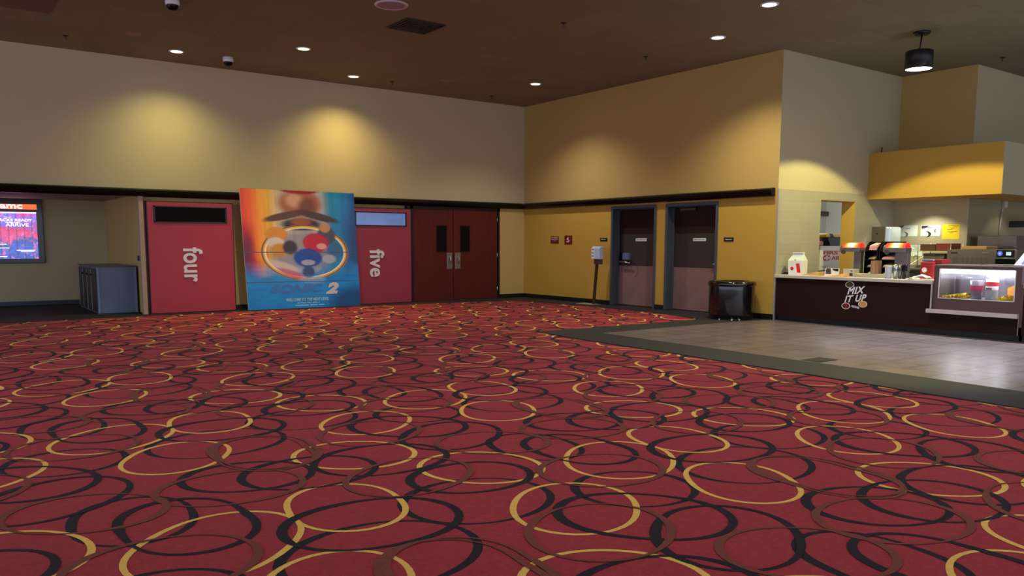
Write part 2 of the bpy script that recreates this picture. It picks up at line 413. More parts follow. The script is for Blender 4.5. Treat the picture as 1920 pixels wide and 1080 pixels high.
b = MB(); b.box(XB, XB+T, YR+0.002, YA, 2.28, H); struct('wall_right', b, m_wallB, label='yellow upper wall above the black rail')
# return wall beside the counter, with the doorway
b = MB()
b.box(XB+0.001, 13.62, YR, YR+0.27, 0, 2.325); b.box(14.774, XK, YR, YR+0.27, 0, 2.325); b.box(13.62, 14.774, YR, YR+0.27, 2.18, 2.325)
struct('wall_return', b, m_tileR, label='glazed block lower wall with a doorway beside the counter')
b = MB(); b.box(XB+0.001, XK, YR, YR+0.27, 2.325, H); struct('wall_return', b, m_wallUp, label='plain upper wall above the glazed blocks')
b = MB(); b.box(14.772, 14.79, YR+0.004, YR+0.29, 0, 2.178); b.box(13.62, 14.772, YR+0.004, YR+0.29, 2.172, 2.179); b.box(13.618, 13.63, YR+0.004, YR+0.29, 0, 2.178)
struct('trim_1', b, m_reveal, label='yellow painted reveal of the doorway')
b = MB(); b.box(XK, XK+0.2, Y2, YR+0.27, 0, 2.3); struct('wall_kitchen_back', b, m_tileK)
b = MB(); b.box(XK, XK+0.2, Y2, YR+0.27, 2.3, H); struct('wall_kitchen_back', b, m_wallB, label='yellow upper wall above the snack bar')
b = MB(); b.box(XK+0.001, 20.5, Y2-0.001, Y2+0.2, 0, 2.3)
struct('wall_kitchen_side', b, blockmat('glazed_block_side', (150, 140, 112), 0))
b = MB(); b.box(XK+0.001, 20.5, Y2-0.001, Y2+0.2, 2.3, H); struct('wall_kitchen_side', b, m_wallUp)
b = MB(); b.box(20.5, 20.6, -7, Y2+0.2, 0, H); struct('wall_kitchen_far', b, m_wallUp)
b = MB(); b.box(15.17, 20.5, 6.456, Y2, 2.23, 3.125); b.box(15.17, XK, Y2, YR, 2.23, 3.125)
b.mi = 1
struct('wall_soffit', b, [m_soffit, m_wallUp], label='golden yellow boxed soffit above the snack bar')
b = MB(); b.box(15.175, 20.5, 6.45, 6.456, 2.23, 3.125); struct('wall_soffit', b, m_wallUp, label='grey side face of the yellow soffit')
# back room seen through the doorway
b = MB(); b.box(XB+T, 19.6, 12.6, 12.7, 0, H); b.box(19.5, 19.6, YR+0.27, 12.6, 0, H); struct('wall_back_room', b, m_white_room)
b = MB(); b.box(XB+T, 19.5, YR+0.27, 12.6, 2.75, 2.8); struct('ceiling', b, m_white_room, label='white ceiling of the back room')
point(16.2, 10.9, 2.4, 100, (1, 0.97, 0.92), 0.2)
# crown trim
prof = [(0, 2.196), (0.05, 2.196), (0.085, 2.208), (0.112, 2.235), (0.128, 2.275), (0.12, 2.31), (0.095, 2.332), (0.06, 2.345), (0, 2.345)]
b = MB(); b.prism([(YA-d, z) for d, z in prof], -9, XB-0.12, 'X'); struct('trim_2', b, m_black, bevel=0.006, label='black rounded rail along the back wall')
b = MB(); b.prism([(XB-d, z) for d, z in prof], 8.985, YA-0.001, 'Y'); struct('trim_3', b, m_black, bevel=0.006, label='black rounded rail along the yellow wall')
b = MB(); b.box(8.98, 11.55, YA-0.03, YA+0.1, 2.135, 2.2135); b.box(9.055, 9.125, YA-0.03, YA+0.2, 0, 2.2)
b.box(11.48, 11.545, YA-0.03, YA+0.1, 0, 2.2); struct('trim_4', b, m_blackbase, label='black frame around the double doors')
# baseboards
b = MB(); b.box(11.545, XB, YA-0.012, YA, 0, 0.096); struct('baseboard_back', b, m_blackbase)
b = MB()
for y0, y1 in ((13.20, YA), (11.585, 11.85), (YR, 10.24)): b.box(XB-0.012, XB, y0, y1, 0, 0.096)
struct('baseboard_right', b, m_blackbase)
b = MB(); b.box(-9, RX, RY-0.012, RY, 0, 0.088); struct('baseboard_recess', b, mat('slate_vinyl_base', (54, 64, 80), 0.5))
b = MB(); b.box(RX+0.02, 9.06, YA+0.128, YA+0.14, 0, 0.096); struct('baseboard_niche', b, m_blackbase)
# pale wooden jamb at the recess corner
b = MB(); b.box(3.318, RX, YA-0.07, YA+0.05, 0, 2.2135); struct('trim_5', b, m_jamb, bevel=0.006, label='pale wooden post at the corner of the recess')
b = MB(); b.box(XB-0.012, XB+0.012, YR-0.02, YR+0.012, 0, 2.325); struct('trim_6', b, m_lightgrey, label='thin pale corner strip at the end of the yellow wall')

# ------------------------------------------------------------------ red panels with the auditorium names
def panel(x0, x1, m, word, wx, wz, ww, wh, blue, label):
    t = thing('auditorium_panel', label, 'panel', ((x0+x1)/2, 16.40, 0))
    yf = 16.335
    b = MB(); b.box(x0, x1, yf, yf+0.19, 0.008, 2.108); b.build('panel_body', m, t, 0.006)
    b = MB(); b.box(x0-0.02, x0, yf+0.004, yf+0.20, 0.004, 2.118); b.box(x1, x1+0.014, yf+0.004, yf+0.2, 0.004, 2.118); b.box(x0-0.02, x1+0.014, yf+0.004, yf+0.2, 2.108, 2.124)
    b.build('edge_frame', m_signblack, t)
    a0, a1 = x0+0.11, x1-0.115
    b = MB()
    for q in ((a0, a1, 1.725, 1.745), (a0, a1, 2.012, 2.035), (a0, a0+0.03, 1.725, 2.035), (a1-0.03, a1, 1.725, 2.035)): b.box(q[0], q[1], yf-0.016, yf, q[2], q[3])
    fr = b.build('display_frame', m_black, t, 0.003)
    b = MB(); b.box(a0+0.03, a1-0.03, yf-0.008, yf, 1.745, 2.012)
    d = b.build('display_screen', m_dispblue if blue else m_ledblack, fr)
    d['label'] = 'display screen with a painted pale blue reflection' if blue else 'unlit black display screen'
    lettering(word, 'A', wx, wz, yf, ww, wh, m_letter, t, rot=-90, bold=0.02, thick=0.02)
    return t
panel(3.462, 5.035, m_redpanel, 'four', 4.25, 0.925, 0.365, 0.665, False, 'tall crimson panel reading four, its display strip black')
panel(7.55, 9.04, m_redpanel_bluelit, 'five', 8.175, 0.91, 0.355, 0.61, True, 'tall red panel reading five, its display strip with a painted blue reflection')
b = MB(); b.box(3.41, 3.44, 16.38, 16.54, 0.0, 2.112); b = b.build('panel_side_board', m_redside); tag(b, 'narrow dark red board at the left edge of the crimson panel', 'board')

# ------------------------------------------------------------------ double doors
def ddoor(name, x0, x1, hinge_right, lab):
    b = MB(); b.box(x0+0.004, x1-0.004, YA-0.012, YA+0.035, 0.003, 2.135)
    d = struct(name, b, m_mahog, bevel=0.003, label=lab); tag(d, cat='door')
    inner = x0 if hinge_right else x1
    wx0, wx1 = (inner+0.20, inner+0.445) if hinge_right else (inner-0.44, inner-0.195)
    yf = YA-0.012
    b = MB()
    for q in ((wx0-.02, wx1+.02, 1.145, 1.165), (wx0-.02, wx1+.02, 1.75, 1.77), (wx0-.02, wx0, 1.165, 1.75), (wx1, wx1+.02, 1.165, 1.75)): b.box(q[0], q[1], yf-0.012, yf, q[2], q[3])
    f = b.build('window_frame', m_darkdoor, d)
    b = MB(); b.box(wx0, wx1, yf-0.005, yf, 1.165, 1.75); b.build('window_pane', m_darkglass, f)
    hx = inner+0.12 if hinge_right else inner-0.10
    b = MB(); b.box(hx-0.074, hx+0.074, yf-0.006, yf, 0.745, 1.13); p = b.build('handle_plate', m_chrome, d, 0.002)
    b = MB(); b.path([(hx, yf, 0.86), (hx, yf-0.06, 0.88), (hx, yf-0.06, 1.02), (hx, yf, 1.04)], 0.014); b.build('pull_handle', m_chrome, p)
    for z in ((0.225, 1.054, 1.915) if hinge_right else ()):
        b = MB(); b.tube((x1-0.004, yf-0.012, z-0.055), (x1-0.004, yf-0.012, z+0.055), 0.012); b.build('hinge', m_chrome, d)
ddoor('door_1', 9.128, 10.205, False, 'left leaf of the dark mahogany double doors')
ddoor('door_2', 10.212, 11.48, True, 'right leaf of the dark mahogany double doors, hinged beside the cream wall')

# ------------------------------------------------------------------ grey-framed doors in the yellow wall
def gdoor(name, y0, y1, lab, left):
    XS = XB+0.215
    b = MB()
    for a0, a1, z0, z1 in ((y1-0.055, y1, 0, 2.16), (y0, y0+0.055, 0, 2.16), (y0+0.055, y1-0.055, 2.095, 2.16)):
        b.box(XB-0.022, XB+0.0, a0, a1, z0, z1)
    for a0, a1, z0, z1 in ((y1-0.02, y1, 0, 2.16), (y0, y0+0.02, 0, 2.16), (y0+0.02, y1-0.02, 2.12, 2.16)):
        b.box(XB+0.0005, XS+0.06, a0, a1, z0, z1)
    b.box(XS-0.05, XS-0.004, y1-0.05, y1-0.02, 0, 2.12); b.box(XS-0.05, XS-0.004, y0+0.02, y0+0.05, 0, 2.12); b.box(XS-0.05, XS-0.004, y0+0.02, y1-0.02, 2.08, 2.12)
    struct('trim_7' if left else 'trim_8', b, m_dframe, bevel=0.004, label='slate grey steel frame around '+lab)
    b = MB(); b.box(XS, XS+0.05, y0+0.022, y1-0.022, 0.003, 2.118); d = struct(name, b, m_darkdoor, bevel=0.002, label=lab); tag(d, cat='door')
    b = MB(); b.box(XS-0.003, XS, y0+0.03, y1-(0.10 if left else 0.03), 0.876, 1.56 if left else 1.56); b.build('push_panel', m_push, d)
    b = MB(); b.box(XS-0.004, XS, y0+0.03, y1-0.03, 0.015, 0.874); b.build('kick_plate', m_kick, d)
    return d, XS
d1, XS = gdoor('door_3', 11.85, 13.20, 'left dark door with the square lock box', True)
d2, _ = gdoor('door_4', 10.24, 11.585, 'right dark door, behind the black bin, with a closer arm at the top', False)
for d, c in ((d1, 12.49), (d2, 10.87)):
    b = MB(); b.box(XS-0.010, XS-0.003, c-0.165, c+0.165, 1.405, 1.465); p = b.build('sign_plate', m_white, d, 0.004)
    lettering('EMPLOYEES ONLY', 'B', c, 1.435, XS-0.010, 0.27, 0.026, m_dink, p, thick=0.001, bold=0.01)
b = MB(); b.box(XS-0.08, XS, 12.80, 12.98, 1.0, 1.15); lb = b.build('lock_box', m_blue, d1, 0.008)
b = MB(); b.box(XS-0.085, XS-0.01, 12.98, 13.06, 0.99, 1.16); b.build('lock_side', m_black, lb, 0.004)
b = MB(); b.tube((XS-0.09, 12.93, 0.955), (XS, 12.93, 0.955), 0.02); b.tube((XS-0.09, 13.05, 0.955), (XS-0.09, 12.73, 0.935), 0.017); b.build('lever_handle', m_chrome, d1)
b = MB(); b.path([(XS-0.02, 12.66+0.10*math.cos(t), 0.80+0.16*math.sin(t)) for t in [i*math.pi*2/16 for i in range(13)]], 0.004, 6); b.build('pull_cord', m_dsteel, d1)
b = MB(); b.box(XS-0.07, XS, 10.95, 11.35, 2.015, 2.065); cl = b.build('door_closer', m_dsteel, d2, 0.006)
b = MB(); b.path([(XS-0.05, 11.25, 2.075), (XS-0.16, 10.90, 2.085), (XS-0.05, 10.55, 2.09)], 0.010, 8); b.build('closer_arm', m_dsteel, cl)
b = MB(); b.tube((XS-0.06, 10.42, 0.955), (XS, 10.42, 0.955), 0.018); b.tube((XS-0.06, 10.42, 0.955), (XS-0.06, 10.50, 0.955), 0.014); b.build('lever_handle', m_chrome, d2)

# wall signs
def sign(y0, y1, z0, z1, m, label):
    b = MB(); b.box(XB-0.012, XB, y0, y1, z0, z1)
    o = b.build('wall_sign', m, None, 0.002); return tag(o, label, 'sign')
s = sign(15.02, 15.325, 1.355, 1.52, m_signred, 'small maroon occupancy sign with two lines of white print, left of the number 5')
lettering('MAXIMUM', 'B', 15.172, 1.487, XB-0.012, 0.26, 0.024, m_letter, s, thick=0.001, bold=0.015)
lettering('OCCUPANCY', 'B', 15.172, 1.448, XB-0.012, 0.26, 0.022, m_letter, s, thick=0.001, bold=0.01)
b = MB(); b.box(XB-0.013, XB-0.012, 15.13, 15.215, 1.407, 1.418); b.build('print_line', m_pink, s)
s = sign(14.525, 14.80, 1.335, 1.54, m_signred, 'square maroon sign with a large white number 5')
lettering('5', 'B', 14.67, 1.436, XB-0.012, 0.105, 0.108, m_letter, s, thick=0.002, bold=0.01)
s = sign(13.325, 13.552, 1.405, 1.48, m_signblack, 'small black sign above the hand sanitizer stand')
lettering('PRIVATE', 'B', 13.445, 1.447, XB-0.012, 0.14, 0.022, m_letter, s, thick=0.001, bold=0.01)
s = sign(9.862, 10.085, 1.40, 1.475, m_signblack, 'small black sign right of the doors, above the round bin')
lettering('PRIVATE', 'B', 9.975, 1.435, XB-0.012, 0.15, 0.022, m_letter, s, thick=0.001, bold=0.01)

# access plate on the back wall
b = MB(); b.box(2.04, 2.14, YA-0.006, YA, 2.51, 2.63); tag(b.build('wall_access_plate', m_wallA, None, 0.002), 'small square cover plate high on the beige wall above the recess', 'cover plate')
b = MB(); b.box(10.66, 10.86, YA-0.004, YA, 2.44, 2.56); tag(b.build('wall_access_plate', m_wallA, None, 0.002), 'faint square cover plate on the beige wall above the double doors', 'cover plate')

# ------------------------------------------------------------------ movie poster stand (generic art)
def postermat():
    k = NT('poster_print'); uv = k.n('ShaderNodeUVMap').outputs[0]
    sep = k.n('ShaderNodeSeparateXYZ'); k.l(uv, sep.inputs[0]); u, v = sep.outputs[0], sep.outputs[1]
    r = k.n('ShaderNodeValToRGB'); k.l(u, r.inputs[0]); e = r.color_ramp.elements
    e[0].position = 0.0; e[0].color = rgb(232, 66, 34); e[1].position = 1.0; e[1].color = rgb(22, 70, 150)
    for p, c in ((0.08, (244, 104, 34)), (0.15, (252, 166, 46)), (0.22, (236, 196, 110)), (0.34, (206, 202, 188)), (0.66, (188, 190, 196)), (0.76, (96, 150, 186)), (0.84, (26, 146, 214)), (0.92, (26, 124, 210))):
        q = e.new(p); q.color = rgb(*c)
    mp = k.n('ShaderNodeMapping'); k.l(uv, mp.inputs[0]); mp.inputs['Scale'].default_value = (28, 1.2, 1)
    st = k.noise(1.0, 4, 0.6, mp.outputs[0])
    col = k.mix(k.math('MULTIPLY', k.math('SUBTRACT', st, 0.45, clamp=True), 1.5), r.outputs[0], rgb(190, 110, 90), 'MULTIPLY')
    # darker left below, then blue lower half
    def smooth(x, a, b):
        nd = k.n('ShaderNodeMapRange', interpolation_type='SMOOTHSTEP'); k.setin(nd.inputs[0], x)
        nd.inputs[1].default_value = a; nd.inputs[2].default_value = b; return nd.outputs[0]
    def inv(x): return k.math('SUBTRACT', 1.0, x)
    dk = k.math('MULTIPLY', smooth(v, 0.80, 0.52), smooth(k.math('ADD', u, k.math('MULTIPLY', st, 0.06)), 0.16, 0.06))
    col = k.mix(k.math('MULTIPLY', dk, 0.85), col, rgb(60, 30, 70))
    dk2 = k.math('MULTIPLY', smooth(v, 0.95, 0.55), smooth(u, 0.80, 0.92))
    col = k.mix(k.math('MULTIPLY', dk2, 0.6), col, rgb(20, 50, 110))
    n1 = k.noise(4, 5, 0.6, uv)
    low = smooth(k.math('ADD', v, k.math('MULTIPLY', n1, 0.22)), 0.56, 0.34)
    mp2 = k.n('ShaderNodeMapping'); k.l(uv, mp2.inputs[0]); mp2.inputs['Scale'].default_value = (2, 9, 1); mp2.inputs['Rotation'].default_value = (0, 0, 0.35)
    bl = k.mix(k.noise(1.5, 4, 0.6, mp2.outputs[0]), rgb(40, 92, 186), rgb(120, 190, 246))
    col = k.mix(low, col, bl)
    def ell(cx, cy, rx, ry, c, soft=0.4, ang=0.0, f=1.0):
        nonlocal col
        dx = k.math('SUBTRACT', u, cx); dy = k.math('SUBTRACT', v, cy)
        ca, sa = math.cos(ang), math.sin(ang)
        a = k.math('ADD', k.math('MULTIPLY', dx, ca/rx), k.math('MULTIPLY', dy, sa/rx))
        b_ = k.math('ADD', k.math('MULTIPLY', dx, -sa/ry), k.math('MULTIPLY', dy, ca/ry))
        dd = k.math('SQRT', k.math('ADD', k.math('MULTIPLY', a, a), k.math('MULTIPLY', b_, b_)))
        dd = k.math('ADD', dd, k.math('MULTIPLY', k.math('SUBTRACT', n1, 0.5), 0.18))
        col = k.mix(k.math('MULTIPLY', smooth(dd, 1.0+soft*0.25, 1.0-soft*0.6), f), col, rgb(*c))
        return dd
    def ring(cx, cy, rx, ry, wd, c):
        nonlocal col
        dx = k.math('DIVIDE', k.math('SUBTRACT', u, cx), rx); dy = k.math('DIVIDE', k.math('SUBTRACT', v, cy), ry)
        dd = k.math('ABSOLUTE', k.math('SUBTRACT', k.math('SQRT', k.math('ADD', k.math('MULTIPLY', dx, dx), k.math('MULTIPLY', dy, dy))), 1.0))
        col = k.mix(smooth(dd, wd, wd*0.35), col, rgb(*c))
    # abstract colour shapes: rising cliff shapes, planets and clouds
    ell(0.50, 0.89, 0.21, 0.13, (164, 112, 86), 0.5)
    ell(0.45, 0.92, 0.09, 0.07, (206, 166, 144), 0.9)
    ell(0.56, 0.87, 0.09, 0.08, (96, 60, 50), 0.9, 0.3, 0.8)
    ell(0.50, 1.01, 0.19, 0.04, (150, 34, 38), 0.5)
    ell(0.36, 0.785, 0.20, 0.035, (88, 60, 44), 0.5, 0.22)
    ell(0.66, 0.785, 0.20, 0.035, (70, 48, 40), 0.5, -0.22)
    ell(0.50, 0.715, 0.20, 0.06, (44, 32, 38), 0.6)
    ell(0.50, 0.735, 0.10, 0.035, (150, 98, 76), 0.7)
    ell(0.52, 0.50, 0.34, 0.17, (120, 120, 140), 0.5, 0, 0.7)
    ring(0.525, 0.475, 0.365, 0.222, 0.085, (222, 190, 130)); ring(0.525, 0.475, 0.378, 0.232, 0.03, (130, 92, 44)); ring(0.525, 0.475, 0.35, 0.21, 0.025, (255, 244, 214))
    ell(0.28, 0.63, 0.10, 0.065, (214, 148, 66), 0.35); ell(0.27, 0.56, 0.08, 0.05, (214, 206, 200), 0.5); ell(0.30, 0.50, 0.09, 0.06, (206, 152, 96), 0.6)
    ell(0.39, 0.52, 0.07, 0.065, (50, 40, 44), 0.5); ell(0.72, 0.62, 0.09, 0.09, (70, 76, 92), 0.4); ell(0.71, 0.69, 0.05, 0.045, (196, 150, 120), 0.4)
    ell(0.79, 0.50, 0.08, 0.07, (84, 116, 160), 0.5); ell(0.73, 0.42, 0.07, 0.04, (170, 176, 190), 0.5)
    ell(0.62, 0.56, 0.12, 0.085, (190, 40, 50), 0.35); ell(0.67, 0.53, 0.05, 0.03, (220, 170, 170), 0.5)
    ell(0.54, 0.43, 0.13, 0.085, (34, 74, 168), 0.35); ell(0.54, 0.39, 0.07, 0.028, (170, 170, 190), 0.5); ell(0.54, 0.31, 0.06, 0.06, (70, 86, 130), 0.5)
    ell(0.33, 0.36, 0.16, 0.035, (220, 200, 190), 0.8, -0.3, 0.7); ell(0.40, 0.29, 0.15, 0.035, (206, 110, 120), 0.8, -0.35, 0.75)
    ell(0.58, 0.24, 0.14, 0.04, (150, 186, 226), 0.9, 0, 0.7)
    # darker bottom corners
    ell(0.93, 0.03, 0.25, 0.16, (22, 44, 96), 0.9, 0, 0.75)
    # fold lines
    for yy in (0.478, 0.227):
        dd = k.math('ABSOLUTE', k.math('SUBTRACT', v, yy)); col = k.mix(k.math('MULTIPLY', smooth(dd, 0.005, 0.001), 0.7), col, rgb(30, 40, 70))
    hs = k.n('ShaderNodeHueSaturation'); hs.inputs['Saturation'].default_value = 1.25; hs.inputs['Value'].default_value = 1.15; k.l(col, hs.inputs['Color'])
    k.l(hs.outputs[0], k.b.inputs['Base Color']); k.b.inputs['Roughness'].default_value = 0.4; k.b.inputs['Coat Weight'].default_value = 0.2
    return k.m
m_poster = postermat()
pt = thing('movie_poster_stand', 'tall colourful movie poster standee between the two red panels', 'poster', (6.46, 16.2, 0))
BL, BR, TR, TL = Vector((5.255, 16.225, 0.0)), Vector((7.665, 16.135, 0.0)), Vector((7.585, 16.20, 2.405)), Vector((5.165, 16.262, 2.425))
nrm = (BR-BL).cross(TL-BL).normalized()
if nrm.y > 0: nrm = -nrm
def pp(u, v, d=0.0): return BL*(1-u)*(1-v)+BR*u*(1-v)+TR*u*v+TL*(1-u)*v+nrm*d
bm = bmesh.new(); uvl = bm.loops.layers.uv.new('UVMap')
G = 24; grid = {}
for i in range(G+1):
    for j in range(G+1):
        grid[i, j] = bm.verts.new(pp(i/G, j/G, 0.0))
for i in range(G):
    for j in range(G):
        f = bm.faces.new([grid[i, j], grid[i+1, j], grid[i+1, j+1], grid[i, j+1]])
        for lp, (a, c) in zip(f.loops, ((i, j), (i+1, j), (i+1, j+1), (i, j+1))): lp[uvl].uv = (a/G, c/G)
me = D.meshes.new('poster_front'); bm.to_mesh(me); bm.free(); me.materials.append(m_poster)
for v in me.vertices: v.co -= pt.location
po = D.objects.new('poster_front', me); C.objects.link(po); po.parent = pt
b = MB(); b.hexa([pp(0, 0, -0.002), pp(1, 0, -0.002), pp(1, 0, -0.03), pp(0, 0, -0.03), pp(0, 1, -0.002), pp(1, 1, -0.002), pp(1, 1, -0.03), pp(0, 1, -0.03)])
b.build('poster_board', m_paper, pt)
b = MB()
for yy, w_ in ((0.478, 0.006), (0.227, 0.006)): b.hexa([pp(-0.003, yy-w_/2, 0.0005), pp(1.003, yy-w_/2, 0.0005), pp(1.003, yy-w_/2, -0.001), pp(-0.003, yy-w_/2, -0.001), pp(-0.003, yy+w_/2, 0.003), pp(1.003, yy+w_/2, 0.003), pp(1.003, yy+w_/2, -0.001), pp(-0.003, yy+w_/2, -0.001)])
b.build('fold_ridge', mat('pale_blue_edge', (90, 120, 170), 0.4), pt)
def postertext(txt, u0, u1, v0, v1, m, bold=0.0, shear=0.2, nm='lettering'):
    o = lettering(txt, 'A', 0, 0, 0, 1, 1, m, None, thick=1.0, bold=bold, shear=shear)
    for v in o.data.vertices:
        a = v.co.copy(); v.co = pp(u0+(a.x+0.5)*(u1-u0), v0+(a.z+0.5)*(v1-v0), 0.001-a.y*0.003)-pt.location
    o.parent = pt; o.location = (0, 0, 0); return o
m_ptitle = mat('deep_blue_title', (62, 118, 196), 0.3, var=0.1)
postertext('SONIC', 0.19, 0.66, 0.135, 0.205, m_ptitle, 0.03, 0.3)
postertext('2', 0.68, 0.805, 0.115, 0.215, mat('silver_numeral', (212, 206, 206), 0.35), 0.06, 0.3)
m_ptext = mat('pale_aqua_print', (170, 226, 236), 0.5, var=0)
postertext('WELCOME TO THE NEXT LEVEL', 0.325, 0.705, 0.060, 0.086, m_ptext, 0.015, 0.25)
postertext('IN THEATRES APRIL 8', 0.42, 0.62, 0.038, 0.050, m_ptext, 0.01, 0.2)
b = MB()
for j, (u0, u1) in enumerate(((0.40, 0.52), (0.53, 0.60), (0.61, 0.66))): b.hexa([pp(u0, .020, .002), pp(u1, .020, .002), pp(u1, .020, .001), pp(u0, .020, .001), pp(u0, .026, .002), pp(u1, .026, .002), pp(u1, .026, .001), pp(u0, .026, .001)])
b.build('credit_line', m_ptext, pt)

# ------------------------------------------------------------------ recess: screen, cabinet, reader
t = thing('advert_display', 'lit portrait advertising screen in a black frame on the recess wall', 'screen', (1.6, 20.13, 0.90))
b = MB(); b.box(1.02, 2.165, 20.09, 20.144, 0.90, 2.255); b.build('display_housing', mat('navy_black_frame', (18, 22, 36), 0.2), t, 0.01)
def screenmat():
    k = NT('lit_advert'); sep = k.n('ShaderNodeSeparateXYZ'); k.l(k.obj(), sep.inputs[0])
    n = k.noise(3.0, 4, 0.6, k.obj()); z = k.math('ADD', sep.outputs[2], k.math('MULTIPLY', k.math('SUBTRACT', n, 0.5), 0.8))
    r = k.n('ShaderNodeValToRGB'); k.l(k.math('ADD', z, 0.5), r.inputs[0]); e = r.color_ramp.elements
    e[0].position = 0.05; e[0].color = rgb(60, 90, 170); e[1].position = 1.0; e[1].color = rgb(210, 60, 150)
    for p, c in ((0.2, (70, 100, 190)), (0.42, (60, 90, 160)), (0.50, (214, 80, 130)), (0.6, (190, 60, 90)), (0.72, (110, 100, 200)), (0.88, (120, 110, 215))):
        q = e.new(p); q.color = rgb(*c)
    n2 = k.noise(9.0, 3, 0.6, k.obj()); c = k.mix(k.math('MULTIPLY', k.math('SUBTRACT', n2, 0.52, clamp=True), 4.0, clamp=True), r.outputs[0], rgb(240, 120, 170))
    wv = k.n('ShaderNodeTexWave', wave_type='BANDS', bands_direction='X'); k.l(k.obj(), wv.inputs['Vector']); wv.inputs['Scale'].default_value = 2.2; wv.inputs['Distortion'].default_value = 1.0
    c = k.mix(k.math('MULTIPLY', k.math('GREATER_THAN', wv.outputs[1], 0.93), 0.4), c, rgb(40, 30, 80))
    k.l(c, k.b.inputs['Base Color']); k.l(c, k.b.inputs['Emission Color']); k.b.inputs['Emission Strength'].default_value = 0.9
    k.b.inputs['Roughness'].default_value = 0.1; return k.m
b = MB(); b.box(1.14, 2.045, 20.082, 20.09, 0.996, 1.984); sc = b.build('screen', screenmat(), t)
b = MB(); b.box(1.14, 2.06, 20.082, 20.09, 2.04, 2.145); bd = b.build('header_band', mat('orange_red_lit_header', (255, 92, 44), 0.3, var=0.2, scale=4, emit=1.2), t)
m_lit = mat('lit_white_print', (255, 250, 248), 0.4, var=0, emit=1.4)
lettering('amc', 'A', 1.60, 2.092, 20.082, 0.40, 0.085, m_lit, bd, bold=0.02, thick=0.002)
b = MB(); b.box(1.14, 2.045, 20.079, 20.082, 1.955, 1.975); b.build('white_line', m_lit, sc)
lettering('YOUR', 'A', 1.52, 1.868, 20.082, 0.12, 0.02, m_lit, sc, thick=0.002)
lettering('SNACKS READY', 'A', 1.60, 1.812, 20.082, 0.73, 0.055, m_lit, sc, bold=0.012, thick=0.002)
lettering('WHEN YOU', 'A', 1.60, 1.762, 20.082, 0.26, 0.02, m_lit, sc, bold=0.01, thick=0.002)
lettering('ARRIVE', 'A', 1.685, 1.71, 20.082, 0.42, 0.065, m_lit, sc, thick=0.002)
for z, x0, x1 in ((1.30, 1.3, 1.47), (1.22, 1.33, 1.52), (1.17, 1.65, 1.98), (1.145, 1.72, 1.96), (1.04, 1.30, 1.47)):
    b = MB(); b.box(x0, x1, 20.080, 20.082, z, z+0.012); b.build('print_line', m_lit, sc)

t = thing('waste_cabinet', 'low cabinet with blue-grey end and dark doors in the recess corner', 'cabinet', (3.0, 18.0, 0))
b = MB(); b.box(2.66, 3.355, 17.02, 19.05, 0.0, 0.875); b.build('body', m_cabblue, t, 0.004)
b = MB(); b.box(2.64, 3.37, 17.0, 19.07, 0.875, 0.90); b.build('top', m_cabtop, t, 0.004)
for xa, xb in ((2.66, 2.70), (3.31, 3.355)): b = MB(); b.box(xa, xb, 17.008, 17.02, 0.0, 0.875); b.build('edge_strip', D.materials.get('blue_laminate_edge') or mat('blue_laminate_edge', (106, 130, 164), 0.4), t)
for k in range(4):
    y0 = 17.06+k*0.49
    b = MB(); b.box(2.64, 2.66, y0, y0+0.46, 0.03, 0.85); d = b.build('cabinet_door', m_cabdark, t, 0.003)
    b = MB(); b.box(2.632, 2.64, y0+0.455, y0+0.47, 0.05, 0.83); b.build('door_edge', m_lightgrey, d)
    if k in (0, 1, 2): b = MB(); b.tube((2.61, y0+0.40, 0.73), (2.64, y0+0.40, 0.73), 0.018, n=12); b.build('knob', m_signblack, d)
b = MB(); b.box(RX-0.06, RX, 16.56, 16.80, 1.0, 1.10); b.tube((RX-0.075, 16.68, 1.05), (RX-0.06, 16.68, 1.05), 0.035); b = b.build('door_holder', mat('navy_grey_metal', (54, 60, 76), 0.35), None, 0.01)
tag(b, 'small dark magnetic door holder on the recess side wall', 'door holder')

# ------------------------------------------------------------------ hand sanitizer stand
t = thing('sanitizer_stand', 'white hand sanitizer dispenser on a thin leaning bronze pole by the left dark door', 'sanitizer stand', (12.06, 13.52, 0))
b = MB(); b.box(11.92, 12.20, 13.40, 13.92, 0.0, 0.010); b.build('base_plate', mat('beige_metal_plate', (150, 140, 122), 0.5), t, 0.004)
b = MB(); b.hexa([(12.05, 13.45, 0.01), (12.09, 13.45, 0.01), (12.09, 13.51, 0.01), (12.05, 13.51, 0.01), (12.05, 13.315, 1.30), (12.09, 13.315, 1.30), (12.09, 13.375, 1.30), (12.05, 13.375, 1.30)]); b.build('pole', m_pole, t)
b = MB(); b.box(11.99, 12.05, 13.18, 13.40, 0.90, 1.02); b.build('drip_tray', mat('brown_drip_tray', (88, 70, 68), 0.5), t, 0.004)
b = MB(); b.prism([(11.93, 1.01), (12.045, 1.01), (12.045, 1.29), (11.96, 1.29), (11.93, 1.25)], 13.16, 13.42, 'Y'); h_ = b.build('dispenser_housing', mat('bluish_white_plastic', (186, 200, 236), 0.35, var=0.02), t, 0.012)
b = MB(); b.box(11.926, 11.93, 13.32, 13.415, 1.02, 1.245); lb = b.build('label_strip', m_white, h_)
for z in (1.21, 1.14, 1.07): b = MB(); b.box(11.924, 11.926, 13.34, 13.40, z, z+0.022); b.build('print_mark', m_ink, lb)

